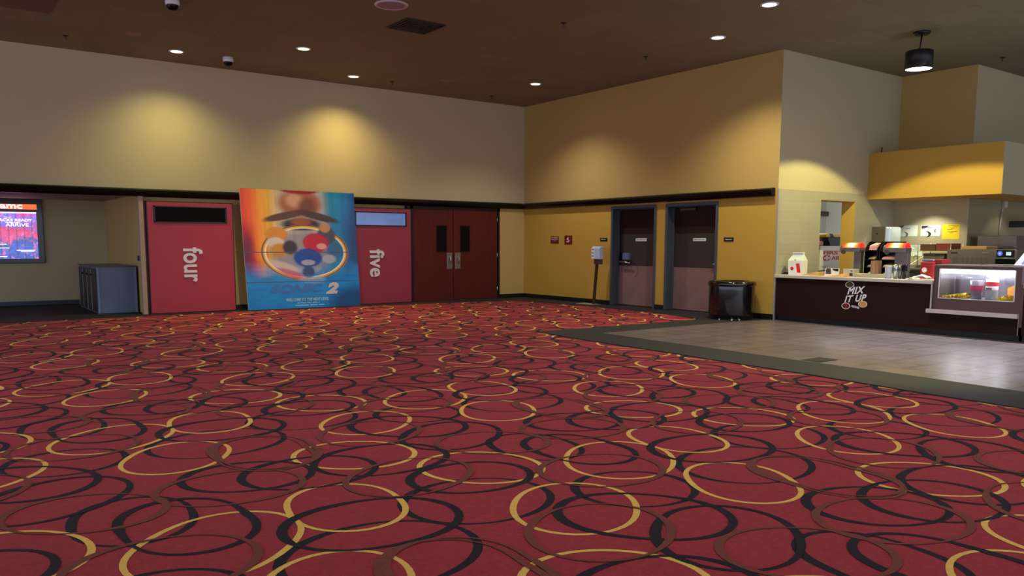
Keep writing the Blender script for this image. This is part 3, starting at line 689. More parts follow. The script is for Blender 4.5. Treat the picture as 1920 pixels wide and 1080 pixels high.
# ------------------------------------------------------------------ trash bin
t = thing('trash_bin', 'round glossy black trash bin standing by the yellow wall and right dark door', 'trash bin', (11.86, 9.50, 0))
CX, CY = 11.86, 9.50
b = MB(); b.lathe([(0.0, 0.012), (0.36, 0.012), (0.395, 0.03), (0.404, 0.10), (0.408, 0.55), (0.406, 0.60)], CX, CY, 56); b.build('bin_body', m_bin, t)
b = MB(); b.lathe([(0.400, 0.595), (0.420, 0.60), (0.425, 0.63), (0.425, 0.655), (0.412, 0.680), (0.36, 0.690), (0.30, 0.680), (0.28, 0.62), (0.0, 0.58)], CX, CY, 56); b.build('rim_lid', m_bin, t)
b = MB()
b.lathe([(0.36, 0.0), (0.385, 0.0), (0.39, 0.02), (0.36, 0.03)], CX, CY, 48); b.build('base_ring', m_signblack, t)
for dx, dy in ((-0.30, -0.26), (-0.20, -0.34), (-0.38, -0.05)):
    b = MB(); b.tube((CX+dx*1.02, CY+dy*1.02, 0.0), (CX+dx*1.02, CY+dy*1.02, 0.018), 0.012, n=8); b.build('caster', m_white, t)

# ------------------------------------------------------------------ snack counter
CF = XB-0.01
def counter_unit(y0, y1, ztop, label, top=True):
    t = thing('snack_counter', label, 'counter', (12.7, (y0+y1)/2, 0))
    b = MB(); b.box(CF+0.02, 13.2, y0, y1, 0.085, ztop); b.build('front_panel', m_counter, t)
    b = MB(); b.box(CF+0.06, 13.1, y0, y1, 0, 0.085); b.build('toe_kick', m_blackbase, t)
    if top: b = MB(); b.box(CF-0.02, 13.25, y0-0.015, y1, 0.757, 0.81); b.build('worktop', m_offwhite, t, 0.006)
    return t
t = counter_unit(6.13, YR-0.004, 0.755, 'long dark brown snack counter with pale worktop, left of the lit case')
b = MB(); b.box(CF-0.012, CF+0.02, 6.115, 6.128, 0.386, 0.757); b.build('edge_trim', m_offwhite, t)
t = counter_unit(0.5, 4.855, 0.755, 'dark brown counter section at the right edge, beyond the lit case')
b = MB(); b.box(CF+0.012, CF+0.3, 4.856, 4.893, 0.20, 0.80); b.build('end_post', m_casebrown, t)
t = counter_unit(4.895, 6.128, 0.324, 'low dark brown counter base carrying the lit display case', False)
b = MB(); b.prism([(CF-0.045, 4.896), (CF+0.85, 4.896), (CF+0.85, 6.113), (CF-0.014, 6.113), (CF-0.014, 6.17), (CF-0.045, 6.17)], 0.325, 0.385); b.build('ledge', mat('pale_mauve_ledge', (196, 184, 186), 0.3), t, 0.004)
b = MB(); b.box(CF+0.014, CF+0.0195, 4.897, 4.905, 0.085, 0.324); b.build('seam', m_lightgrey, t)

# decal on the counter front
t = thing('counter_decal', 'white MIX IT UP decal with three sauce cups on the dark counter', 'decal', (CF+0.02, 7.38, 0.3))
DX = CF+0.0195
lettering('MIX', 'B', 7.355, 0.603, DX, 0.31, 0.115, m_letter, t, shear=0.3, bold=0.035, thick=0.002, slant=0.12, spacing=1.12)
lettering('IT UP', 'B', 7.362, 0.470, DX, 0.385, 0.115, m_letter, t, shear=0.3, bold=0.035, thick=0.002, slant=0.12, spacing=1.12)
def cup(y, z, m, lab):
    b = MB(); b.tube((DX, y, z), (DX-0.0015, y, z), 0.078, n=32); o = b.build('cup_rim', m_letter, t)
    for v in o.data.vertices: v.co.z *= 0.68
    b = MB(); b.tube((DX-0.0015, y, z), (DX-0.0025, y, z), 0.066, n=32); q = b.build('sauce', m, o); q['label'] = lab
    for v in q.data.vertices: v.co.z *= 0.68
cup(7.474, 0.690, mat('olive_seasoning', (84, 68, 28), 0.7, var=0.3, scale=60), 'olive brown seasoning')
cup(7.229, 0.384, mat('amber_sauce', (204, 150, 60), 0.6, var=0.15, scale=50), 'amber sauce')
cup(7.525, 0.337, mat('red_sauce', (120, 14, 18), 0.5, var=0.2, scale=50), 'dark red sauce')
b = MB(); b.prism([(7.43, 0.335), (7.40, 0.318), (7.33, 0.312), (7.29, 0.300), (7.285, 0.325), (7.30, 0.338), (7.36, 0.350), (7.42, 0.355)], DX, DX-0.002, 'X'); k_ = b.build('brand_badge', mat('silver_badge', (190, 196, 210), 0.5), t)
lettering('HEINZ', 'B', 7.355, 0.331, DX-0.002, 0.075, 0.020, m_dink, k_, thick=0.0006)

# ------------------------------------------------------------------ lit food display case
t = thing('food_display_case', 'brightly lit glass snack display case set into the counter', 'display case', (12.7, 5.5, 0.385))
FX = CF+0.03
GY0, GY1, GZ0, GZ1 = 4.975, 6.035, 0.552, 0.995
b = MB()
b.box(FX, FX+0.05, 4.90, GY0, 0.386, 1.03); b.box(FX, FX+0.05, GY1, 6.112, 0.386, 1.03); b.box(FX, FX+0.05, GY0, GY1, 0.386, GZ0); b.box(FX, FX+0.05, GY0, GY1, GZ1, 1.03)
b.build('front_frame', m_casebrown, t)
b = MB(); b.box(FX+0.05, 13.05, 6.04, 6.112, 0.386, 1.03); b.build('side_wall', m_steel, t)
b = MB(); b.box(FX+0.05, 13.05, 4.90, 4.97, 0.386, 1.03); b.build('side_wall', m_steel, t)
b = MB(); b.box(13.05, 13.08, 4.90, 6.112, 0.386, 1.03); b.build('rear_wall', mat('mirror_steel', (150, 150, 160), 0.25, 0.6, var=0.3, scale=3), t)
b = MB(); b.box(FX+0.05, 13.05, 4.97, 6.04, 0.52, 0.552); b.build('case_floor', m_white, t)
b = MB(); b.box(FX-0.002, 13.08, 4.905, 6.12, 1.031, 1.052); b.box(12.62, 13.0, 5.1, 5.6, 1.052, 1.064); b.build('top_panel', m_steel, t, 0.003)
b = MB()
for q in ((GY0, GY1, GZ1-0.008, GZ1+0.002), (GY0, GY1, GZ0-0.002, GZ0+0.008), (GY0, GY0+0.012, GZ0, GZ1), (GY1-0.012, GY1, GZ0, GZ1)): b.box(FX-0.006, FX, *q)
b.build('glass_edging', m_white, t)
b = MB(); b.box(FX+0.006, FX+0.010, GY0, GY1, GZ0, GZ1); b.build('glass_pane', m_glass, t)
b = MB(); b.box(FX+0.055, FX+0.09, GY0+0.01, GY1-0.01, 0.925, 0.99); b.build('light_strip', m_strip, t)
for y in (5.2, 5.5, 5.8): point(FX+0.16, y, 0.90, 3.2, (0.92, 0.95, 1.0), 0.03)
# chips
def heap(y0, y1, x0, x1, hmax, label, peak):
    b = MB(); rnd = random.Random(int(y0*1000))
    for i in range(420):
        y = rnd.uniform(y0, y1); x = rnd.uniform(x0, x1); u = (y-y0)/(y1-y0); hh = hmax*peak(u)
        z = 0.556+rnd.uniform(0, max(0.012, hh)); s_ = 0.022
        c = Vector((x, y, z)); n = Vector((rnd.uniform(-1, 1), rnd.uniform(-1, 1), rnd.uniform(-1, 1))).normalized(); a = n.orthogonal().normalized(); d = n.cross(a)
        P = [c+a*s_, c-a*s_*0.5+d*s_*0.9, c-a*s_*0.5-d*s_*0.9]; P = [Vector((min(max(p.x, x0), x1), min(max(p.y, y0), y1), max(p.z, 0.5525))) for p in P]
        v0 = [b.bm.verts.new(p) for p in P]; v1 = [b.bm.verts.new(p+n*0.003) for p in P]
        b.bm.faces.new(v0); b.bm.faces.new(v1[::-1])
        for q in range(3): b.bm.faces.new([v0[q], v0[(q+1) % 3], v1[(q+1) % 3], v1[q]])
    o = b.build('tortilla_chips', m_chips); tag(o, label, 'chips', kind='stuff'); return o
heap(5.70, 6.01, FX+0.04, 12.61, 0.075, 'low heap of yellow tortilla chips at the left of the lit case', lambda u: 1.0-u*0.8)
heap(5.0, 5.245, FX+0.04, 12.80, 0.11, 'heap of yellow tortilla chips at the right of the lit case', lambda u: 1.0-u*0.7)
b = MB(); b.prism([(5.29, 0.553), (5.29, 0.72), (5.05, 0.82), (4.99, 0.82), (4.99, 0.553)], 12.85, 13.0, 'X'); b = b.build('tortilla_chip_tray', mat('amber_cheese', (214, 140, 44), 0.5, var=0.25, scale=8), None, 0.01)
tag(b, 'amber tray of snacks behind the right heap of chips', 'tray')
def goblet(y, x, r0, r1, h0, m, name, label, cat, band=None):
    b = MB(); b.lathe([(0.0, 0.553), (r0, 0.553), (r1, 0.553+h0), (r1-0.004, 0.553+h0), (r0-0.004, 0.558), (0, 0.558)], x, y, 28)
    tt = thing(name, label, cat, (x, y, 0.553)); b.build('cup_wall', m, tt)
    if band:
        for z0, z1, mm, nm in band:
            ra = r0+(r1-r0)*z0/h0+0.001; rb = r0+(r1-r0)*z1/h0+0.001
            b = MB(); b.lathe([(ra, 0.553+z0), (rb, 0.553+z1)], x, y, 28); b.build(nm, mm, tt)
    return tt
goblet(5.56, 12.50, 0.07, 0.095, 0.28, mat('smoke_grey_cup', (120, 116, 132), 0.2, var=0.1), 'plastic_cup', 'grey cup with a dark pink band inside the lit case', 'cup', [(0.13, 0.20, mat('dark_pink_band', (176, 50, 84), 0.4), 'pink_band')])
goblet(5.335, 12.46, 0.078, 0.082, 0.30, mat('printed_carton_white', (226, 230, 236), 0.5, var=0.02), 'paper_cup', 'white cup with a red band beside the chips in the lit case', 'cup', [(0.205, 0.265, m_redprint, 'red_band'), (0.0, 0.13, mat('pale_grey_print', (176, 190, 206), 0.5, var=0.2, scale=40), 'print_panel'), (0.135, 0.143, m_dink, 'dark_band')])
lettering('amc', 'B', 5.34, 0.72, 12.46-0.084, 0.08, 0.03, m_dink, D.objects['paper_cup'], bold=0.03, thick=0.001)
b = MB(); b.tube((12.42, 5.08, 0.84), (12.425, 5.08, 0.84), 0.075, n=28); tag(b.build('clear_lid', m_plasticbag), 'round clear plastic lid leaning at the right of the lit case', 'lid')
b = MB(); b.box(12.64, 12.66, 5.66, 5.95, 0.553, 0.87); tag(b.build('acrylic_divider', m_plasticbag), 'smoky clear divider behind the left heap of chips', 'divider')

# ------------------------------------------------------------------ things on the counter
CT = 0.81
# takeaway bag/box with handle
t = thing('carry_box', 'white carry box with red print at the left end of the counter', 'box', (12.62, 8.68, CT))
b = MB(); b.hexa([(12.53, 8.545, CT), (12.72, 8.545, CT), (12.72, 8.80, CT), (12.53, 8.80, CT), (12.54, 8.535, 1.06), (12.71, 8.535, 1.06), (12.71, 8.825, 1.06), (12.54, 8.825, 1.06)]); b.build('box_body', m_white, t, 0.004)
b = MB(); b.hexa([(12.54, 8.535, 1.06), (12.71, 8.535, 1.06), (12.71, 8.825, 1.06), (12.54, 8.825, 1.06), (12.61, 8.565, 1.185), (12.64, 8.565, 1.185), (12.64, 8.76, 1.185), (12.61, 8.76, 1.185)]); b.build('gable_top', m_paper, t, 0.003)
b = MB(); b.box(12.59, 12.66, 8.56, 8.77, 1.185, 1.205); b.build('handle', m_white, t, 0.003)
b = MB(); b.tube((12.533, 8.73, 0.92), (12.529, 8.73, 0.92), 0.032, n=20); b.build('round_logo', m_redprint, t)
b = MB(); b.hexa([(12.527, 8.55, 0.85), (12.529, 8.55, 0.85), (12.529, 8.62, 0.85), (12.527, 8.62, 0.85), (12.533, 8.585, 1.01), (12.535, 8.585, 1.01), (12.535, 8.655, 1.01), (12.533, 8.655, 1.01)]); b.build('print_panel', m_redprint, t)
b = MB(); b.prism([(8.70, 1.07), (8.66, 1.07), (8.68, 1.085)], 12.545, 12.553, 'X'); b.build('print_mark', m_dink, t)
b = MB(); b.box(12.50, 12.70, 8.82, 8.90, CT, CT+0.022); b.box(12.52, 12.68, 8.83, 8.89, CT+0.022, CT+0.036); tag(b.build('card_reader', m_signblack, None, 0.003), 'flat black device lying at the far left end of the counter', 'device')
b = MB(); b.hexa([(12.45, 8.14, CT), (12.75, 8.14, CT), (12.75, 8.50, CT), (12.45, 8.50, CT), (12.50, 8.16, CT+0.075), (12.72, 8.16, CT+0.075), (12.72, 8.46, CT+0.012), (12.50, 8.46, CT+0.012)]); tag(b.build('paper_bag', m_brownbox), 'flat brown paper bag lying beside the white carry box', 'paper bag')
b = MB(); b.hexa([(12.33, 7.62, CT), (12.565, 7.62, CT), (12.565, 7.98, CT), (12.33, 7.98, CT), (12.36, 7.66, CT+0.03), (12.54, 7.66, CT+0.06), (12.54, 7.90, CT+0.02), (12.36, 7.90, CT+0.012)]); tag(b.build('paper_bag', m_brownbox), 'crumpled brown paper bag lying left of the heat lamp base', 'paper bag')
t = thing('menu_card', 'small black and white card standing before the doorway', 'card', (12.62, 7.99, CT))
b = MB(); b.hexa([(12.58, 7.86, CT), (12.62, 7.86, CT), (12.62, 8.115, CT), (12.58, 8.115, CT), (12.62, 7.86, 0.945), (12.63, 7.86, 0.945), (12.63, 8.115, 0.945), (12.62, 8.115, 0.945)]); b.build('card_body', m_white, t)
b = MB(); b.hexa([(12.588, 7.99, 0.845), (12.592, 7.99, 0.845), (12.592, 8.10, 0.845), (12.588, 8.10, 0.845), (12.614, 8.02, 0.94), (12.618, 8.02, 0.94), (12.618, 8.10, 0.94), (12.614, 8.10, 0.94)]); b.build('dark_print', m_dsteel, t)
b = MB(); b.hexa([(12.60, 7.87, 0.89), (12.604, 7.87, 0.89), (12.604, 7.96, 0.91), (12.60, 7.96, 0.91), (12.614, 7.87, 0.938), (12.618, 7.87, 0.938), (12.618, 7.99, 0.938), (12.614, 7.99, 0.938)]); b.build('dark_print', m_signblack, t)

# heat lamps
def heat(y_head0, y_head1, ycol0, ycol1, label):
    t = thing('heat_lamp', label, 'heat lamp', (12.85, (ycol0+ycol1)/2, CT))
    b = MB(); b.box(12.84, 12.935, ycol0, ycol1, CT, 1.30); b.build('column', m_steel, t, 0.006)
    b = MB(); b.box(12.845-0.004, 12.841, ycol0+0.03, ycol1-0.03, CT+0.12, 1.20); b.build('column_inset', m_dsteel, t)
    b = MB(); b.box(12.70, 12.90, y_head0, y_head1, 1.225, 1.30); b.build('lamp_housing', m_steel, t, 0.008)
    b = MB(); L = y_head1-y_head0-0.05; cyy = (y_head0+y_head1)/2-0.01
    b.prism([(12.71, 1.30), (12.735, 1.345), (12.775, 1.375), (12.83, 1.375), (12.87, 1.345), (12.89, 1.30)], cyy-L/2, cyy+L/2, 'Y'); b.build('glowing_shade', m_heat, t)
    b = MB(); b.prism([(12.70, 1.30), (12.80, 1.372), (12.90, 1.30)], y_head1-0.035, y_head1-0.012, 'Y'); b.build('end_cap', m_dsteel, t)
    b = MB(); b.tube((12.695, y_head1-0.07, 1.225), (12.71, y_head1-0.07, 1.225), 0.04); b.build('knob', m_dsteel, t)
    point(12.8, cyy, 1.42, 0.9, (1, 0.35, 0.12), 0.05)
    return t
heat(7.56, 7.92, 7.61, 7.74, 'left heat lamp glowing orange beside the doorway')
heat(6.775, 7.15, 6.80, 7.02, 'right heat lamp glowing orange above the metal tumblers')
t = thing('dispenser_base', 'small white box with a dark slot at the foot of the left heat lamp', 'dispenser', (12.70, 7.70, CT))
b = MB(); b.box(12.64, 12.80, 7.60, 7.80, CT, 0.935); b.build('box_body', m_offwhite, t, 0.006)
b = MB(); b.box(12.637, 12.64, 7.62, 7.68, 0.82, 0.87); b.build('slot', m_dsteel, t)
b = MB(); b.box(12.637, 12.64, 7.63, 7.66, 0.90, 0.915); b.build('slot', m_dink, t)
b = MB(); b.box(12.60, 12.78, 6.98, 7.58, CT, 0.87); tag(b.build('straw_tray', mat('beige_tray', (176, 170, 146), 0.5), None, 0.006), 'long low beige tray in front of the black racks', 'tray')
# black racks holding leaflets / sauces
packs = [mat('pack_pink', (226, 176, 178), 0.6), mat('pack_cream', (236, 228, 214), 0.6), mat('pack_grey', (200, 206, 206), 0.6), mat('pack_tan', (206, 176, 130), 0.6)]
def rack(y0, y1, label, seed):
    rnd = random.Random(seed)
    t = thing('packet_rack', label, 'rack', (13.0, (y0+y1)/2, CT))
    b = MB(); 
    b.prism([(12.94, CT), (13.20, CT), (13.20, 1.40), (13.08, 1.40), (12.94, 1.28)], y0, y0+0.012, 'Y'); b.prism([(12.94, CT), (13.20, CT), (13.20, 1.40), (13.08, 1.40), (12.94, 1.28)], y1-0.012, y1, 'Y')
    b.box(13.185, 13.20, y0, y1, CT, 1.40); b.build('rack_frame', m_signblack, t)
    for k, z in enumerate((0.84, 0.96, 1.09, 1.24)):
        b = MB(); b.hexa([(12.95, y0+.012, z), (13.18, y0+.012, z+.05), (13.18, y1-.012, z+.05), (12.95, y1-.012, z), (12.95, y0+.012, z+.012), (13.18, y0+.012, z+.062), (13.18, y1-.012, z+.062), (12.95, y1-.012, z+.012)]); b.build('shelf', m_signblack, t)
    return t
for y0, y1, lab, sd, oc in ((7.375, 7.605, 'black stepped rack of packets right of the left heat lamp', 1, 'left'), (7.03, 7.345, 'black stepped rack of packets behind the right heat lamp', 2, 'right')):
    rack(y0, y1, lab, sd)
    rnd = random.Random(sd)
    for k, z in enumerate((0.854, 0.974, 1.104, 1.256)):
        a0 = y0+0.03+rnd.uniform(0, 0.02); a1 = y1-0.03-rnd.uniform(0, 0.05); hh = 0.02+rnd.uniform(0, 0.015)+(0.05 if k == 3 else 0)
        b = MB(); x0, x1 = 12.952, 13.13
        b.hexa([(x0, a0, z), (x1, a0, z+.042), (x1, a1, z+.042), (x0, a1, z), (x0, a0+.01, z+hh), (x1, a0+.01, z+.042+hh), (x1, a1-.01, z+.042+hh), (x0, a1-.01, z+hh)])
        o = b.build('condiment_packets', packs[(k+sd) % 4])
        tag(o, 'stack of pale packets on the %s shelf of the %s black rack' % (('bottom', 'second lowest', 'second highest', 'top')[k], oc), 'packets')
t = thing('stirrer_holder', 'tan wooden holder standing between the two black racks', 'holder', (12.62, 7.24, CT+0.06))
b = MB(); b.box(12.62, 12.74, 7.175, 7.30, 0.87, 1.085); b.build('wood_box', m_woodbox, t, 0.003)
b = MB(); b.box(12.617, 12.62, 7.225, 7.25, 0.88, 1.08); b.build('front_strip', m_brownbox, t)
# cups
def cupstack(name, y, x, r, h0, m, label, cat, grp, n=5, band=True):
    prof = [(0.0, CT), (r*0.82, CT)]
    for i in range(n): z = CT+h0*(0.55+0.45*i/n); prof += [(r*(0.9+0.015*i), z), (r*(0.96+0.01*i), z+0.004), (r*(0.92+0.012*i), z+0.008)]
    prof += [(r, CT+h0), (r*0.9, CT+h0), (r*0.8, CT+h0-0.03), (0, CT+h0-0.03)]
    b = MB(); b.lathe(prof, x, y, 28); o = b.build(name, m); return tag(o, label, cat)
cupstack('paper_cup_stack', 6.905, 12.47, 0.058, 0.205, mat('pale_blue_cup', (190, 196, 208), 0.5), 'stack of white paper cups left of the metal tumblers', 'cups', None)
cupstack('metal_tumbler', 6.795, 12.48, 0.036, 0.225, m_chrome, 'tall silver tumbler, nearest the white cup stack', 'tumbler', None, 1)
cupstack('metal_tumbler', 6.725, 12.50, 0.032, 0.225, mat('grey_steel', (110, 110, 112), 0.3, 0.8), 'tall darker silver tumbler between the bright one and the black cups', 'tumbler', None, 1)
cupstack('black_cup_stack', 6.655, 12.50, 0.038, 0.23, m_black, 'stack of glossy black cups right of the silver tumblers', 'cups', None, 3)
b = MB()
P = {}
for i in range(9):
    for j in range(5):
        y = 6.24+0.36*i/8; x = 12.38+0.22*j/4; z = CT+0.012+0.075*max(0, 1-abs(i-2.5-j*0.3)/4.5)*(0.5+0.5*math.sin(j*1.3+i*0.7)**2)
        P[i, j] = b.bm.verts.new((x+0.03*math.sin(i), y, z))
for i in range(8):
    for j in range(4): f = b.bm.faces.new([P[i, j], P[i+1, j], P[i+1, j+1], P[i, j+1]]); f.smooth = True
o = b.build('crumpled_napkin', m_white); md = o.modifiers.new('thick', 'SOLIDIFY'); md.thickness = 0.01; tag(o, 'crumpled white paper lying on the counter beside the lit case', 'paper')
# red popcorn bin
t = thing('red_popcorn_tub', 'red plastic tub with a round white badge beside the lit case', 'tub', (12.95, 6.49, CT))
b = MB(); b.box(12.86, 13.06, 6.40, 6.60, CT, 1.08); b.build('tub_body', m_red, t, 0.01)
b = MB(); b.box(12.94, 13.20, 6.30, 6.52, 1.0, 1.12); b.build('rear_bin', m_darkred, t, 0.01)
b = MB(); b.box(12.90, 13.10, 6.42, 6.60, 1.085, 1.12); b.build('lid', mat('grey_blue_lid', (110, 124, 136), 0.4), t, 0.006)
b = MB(); b.tube((12.86, 6.53, 0.95), (12.854, 6.53, 0.95), 0.042, n=8); b.build('round_badge', m_white, t)
# register at right
t = thing('point_of_sale_terminal', 'slanted pale payment terminal at the right edge above the counter', 'terminal', (12.75, 4.80, CT))
b = MB(); b.box(12.50, 12.80, 4.55, 4.84, CT, 1.056); b.build('stand', m_blue, t, 0.01)
b = MB(); b.hexa([(12.46, 4.45, 1.056), (12.56, 4.45, 1.056), (12.56, 5.08, 1.056), (12.46, 5.08, 1.056), (12.66, 4.45, 1.30), (12.72, 4.45, 1.30), (12.72, 4.96, 1.34), (12.66, 4.96, 1.34)]); b.build('screen_body', mat('pale_lilac_plastic', (170, 172, 196), 0.35), t, 0.01)
b = MB(); b.hexa([(12.478, 4.5, 1.085), (12.50, 4.5, 1.085), (12.50, 4.98, 1.085), (12.478, 4.98, 1.085), (12.635, 4.5, 1.275), (12.66, 4.5, 1.275), (12.66, 4.90, 1.29), (12.635, 4.90, 1.29)]); b.build('screen', m_blue, t)

# ------------------------------------------------------------------ back line of the snack bar
t = thing('back_counter', 'stainless back counter along the glazed block wall', 'counter', (15.8, 6.5, 0))
b = MB(); b.box(15.35, XK-0.005, 5.6, YR-0.005, 0, 0.86); b.box(XK-0.005, 18.4, 5.6, Y2-0.01, 0, 0.86); b.build('base_cabinet', m_dsteel, t)
b = MB(); b.box(15.30, XK-0.003, 5.6, YR-0.004, 0.86, 0.90); b.box(XK-0.003, 18.4, 5.6, Y2-0.008, 0.86, 0.90); b.build('worktop', m_steel, t, 0.004)
# notices
def notice(y0, y1, z0, z1, m, label, fx=XK):
    b = MB(); b.box(fx-0.004, fx, y0, y1, z0, z1); o = b.build('wall_notice', m); return tag(o, label, 'notice')
def bar(par, x, y0, y1, z0, z1, m, nm='print_line'):
    b = MB(); b.box(x-0.001, x, y0, y1, z0, z1); return b.build(nm, m, par)
n = notice(8.423, 8.811, 1.516, 1.737, m_paper, 'white notice with grey swirl, leftmost on the glazed block wall'); X0 = XK-0.004
def swirl(par, cy, cz, r, a0, a1, w_, m):
    b = MB(); n_ = 14; P0 = []; P1 = []
    for i in range(n_+1):
        a = a0+(a1-a0)*i/n_; wd = w_*math.sin(math.pi*i/n_)+0.003
        P0.append((cy-(r+wd)*math.cos(a)*1.6, cz+(r+wd)*math.sin(a))); P1.append((cy-(r-wd)*math.cos(a)*1.6, cz+(r-wd)*math.sin(a)))
    for i in range(n_): b.face([(X0-0.0008, *P0[i]), (X0-0.0008, *P0[i+1]), (X0-0.0008, *P1[i+1]), (X0-0.0008, *P1[i])])
    b.build('grey_swirl', m, par)
bar(n, X0, 8.58, 8.68, 1.665, 1.678, m_ink); swirl(n, 8.72, 1.55, 0.055, -1.2, 1.4, 0.012, m_ink); b = MB(); b.prism([(8.81, 1.735), (8.70, 1.735), (8.74, 1.69), (8.81, 1.675)], X0, X0-0.0008, 'X'); b.build('corner_print', m_ink, n)
n = notice(7.972, 8.360, 1.514, 1.735, m_paper, 'white notice with dark swirl, between the other white notice and the yellow one')
bar(n, X0, 8.13, 8.24, 1.678, 1.69, m_ink); swirl(n, 8.27, 1.555, 0.06, -1.2, 1.4, 0.014, m_dink); swirl(n, 8.00, 1.62, 0.05, 2.2, 4.0, 0.006, m_ink); b = MB(); b.prism([(8.345, 1.725), (8.20, 1.725), (8.25, 1.68), (8.345, 1.665)], X0, X0-0.0008, 'X'); b.build('corner_print', m_dink, n)
n = notice(7.60, 7.93, 1.452, 1.745, m_ypaper, 'yellow paper notice with handwriting on the glazed block wall')
for y0, y1, z in ((7.74, 7.84, 1.64), (7.70, 7.78, 1.665), (7.66, 7.74, 1.685), (7.64, 7.83, 1.60), (7.72, 7.78, 1.578), (7.63, 7.82, 1.715)): bar(n, X0, y0, y1, z, z+0.007, m_dink)
n = notice(8.312, 8.543, 1.12, 1.342, m_paper, 'small white printed notice low on the wall above the sink')
for z, a, c_2 in ((1.30, 8.36, 8.50), (1.275, 8.36, 8.46), (1.24, 8.33, 8.52), (1.215, 8.33, 8.50)): bar(n, X0, a, c_2, z, z+0.009, m_ink)
# towel dispenser on return wall
t = thing('towel_dispenser', 'tall rounded silver dispenser on the glazed block wall left of the notices', 'dispenser', (15.6, YR, 1.15))
b = MB(); b.prism([(15.42, YR-0.003), (15.42, YR-0.30), (15.48, YR-0.36), (15.86, YR-0.36), (15.92, YR-0.30), (15.92, YR-0.003)], 1.05, 1.70, 'Z'); b.build('dispenser_body', mat('satin_silver', (180, 190, 200), 0.25, 0.5), t, 0.04, 4)
b = MB(); b.box(15.40, 15.42, YR-0.28, YR-0.004, 1.05, 1.70); b.build('side_plate', m_steel, t, 0.004)
b = MB(); b.tube((15.392, YR-0.12, 1.56), (15.40, YR-0.12, 1.56), 0.014, n=12); b.build('lock', m_dink, t)
# sink
t = thing('steel_sink', 'small steel sink with curved tap behind the right heat lamp', 'sink', (15.75, 8.25, 0.9))
b = MB()
for q in ((15.45, 15.50, 8.13, 8.46), (16.1, 16.15, 8.13, 8.46), (15.50, 16.1, 8.13, 8.17), (15.50, 16.1, 8.42, 8.46)): b.box(q[0], q[1], q[2], q[3], 0.90, 0.96)
b.box(15.50, 16.1, 8.17, 8.42, 0.901, 0.906); b.build('basin', m_offwhite, t, 0.003)
b = MB(); b.hexa([(15.46, 8.13, 0.96), (15.49, 8.13, 0.96), (15.49, 8.16, 0.96), (15.46, 8.16, 0.96), (16.10, 8.13, 1.16), (16.13, 8.13, 1.16), (16.13, 8.16, 1.16), (16.10, 8.16, 1.16)]); b.build('splash_guard', m_offwhite, t)
b = MB(); b.path([(16.05, 8.30, 0.96), (16.05, 8.30, 1.07)]+[(16.05-0.08*(1-math.cos(a)), 8.30, 1.07+0.06*math.sin(a)) for a in [i*math.pi/8 for i in range(1, 9)]], 0.014, 8); b.build('tap', m_chrome, t)
# wire shelf with cartons
t = thing('wire_shelf_unit', 'small wire shelf unit carrying brown cartons', 'shelf', (15.85, 7.78, 0.9))
for x in (15.62, 16.10):
    for y in (7.46, 8.08): b = MB(); b.tube((x, y, 0.90), (x, y, 1.38), 0.008, n=8); b.build('post', m_chrome, t)
for z in (1.0, 1.225):
    b = MB(); b.box(15.60, 16.12, 7.44, 8.10, z, z+0.010); b.build('shelf', m_lightgrey, t)
def carton(x0, x1, y0, y1, z0, z1, m, label, nm='carton'):
    b = MB(); b.box(x0, x1, y0, y1, z0, z1); return tag(b.build(nm, m, None, 0.008), label, 'carton')
carton(15.66, 16.05, 7.77, 8.065, 1.236, 1.36, mat('dark_brown_carton', (92, 62, 46), 0.7), 'dark brown carton on the upper wire shelf')
carton(15.66, 16.05, 7.478, 7.76, 1.236, 1.375, m_redbox, 'brick red carton on the upper wire shelf')
b = MB(); b.hexa([(15.66, 7.62, 1.011), (16.0, 7.62, 1.011), (16.0, 7.98, 1.011), (15.66, 7.98, 1.011), (15.70, 7.60, 1.18), (15.96, 7.60, 1.18), (15.96, 8.02, 1.18), (15.70, 8.02, 1.18)]); tag(b.build('plastic_bin', mat('grey_bin', (92, 84, 80), 0.4), None, 0.006), 'grey brown bin on the lower wire shelf', 'bin')
b = MB(); b.box(15.50, 15.60, 7.46, 7.56, 0.901, 1.06); tag(b.build('yellow_container', mat('pale_yellow_plastic', (190, 180, 110), 0.5), None, 0.01), 'small pale yellow container left of the oven', 'container')
# oven
t = thing('conveyor_oven', 'wide stainless oven with louvred side and a blue lit control panel', 'oven', (15.7, 6.85, 0.9))
b = MB(); b.box(15.42, 16.0, 6.24, 7.43, 0.90, 1.265); b.build('oven_body', m_steel, t, 0.006)
for j, (a, e_) in enumerate(((7.33, 7.22), (7.16, 7.11), (7.08, 7.03), (7.0, 6.95), (6.92, 6.87), (6.84, 6.79), (6.76, 6.71))):
    b = MB()
    for k in range(7): b.box(15.416, 15.42, e_, a, 0.96+k*0.026, 0.966+k*0.026)
    b.build('louvre_group', m_dsteel, t)
b = MB(); b.box(15.414, 15.42, 7.24, 7.36, 1.185, 1.215); b.build('vent_slot', m_dink, t)
b = MB(); b.box(15.405, 15.42, 6.70, 6.80, 1.20, 1.213); b.build('latch', m_chrome, t)
b = MB(); b.box(15.40, 15.42, 6.275, 6.56, 1.135, 1.26); c2 = b.build('control_panel', mat('navy_black_panel', (14, 18, 40), 0.2), t, 0.004)
b = MB(); b.tube((15.40, 6.50, 1.197), (15.392, 6.50, 1.197), 0.042, n=28); dl = b.build('dial', mat('blue_lit_dial', (60, 90, 200), 0.3, emit=0.9, var=0.3, scale=30), c2)
b = MB(); b.tube((15.392, 6.50, 1.197), (15.388, 6.50, 1.197), 0.018, n=20); b.build('dial_centre', m_letter, dl)
b = MB(); b.box(15.395, 15.40, 6.32, 6.40, 1.165, 1.225); b.build('readout', mat('lit_readout', (170, 196, 210), 0.3, emit=0.6, var=0.1), c2)
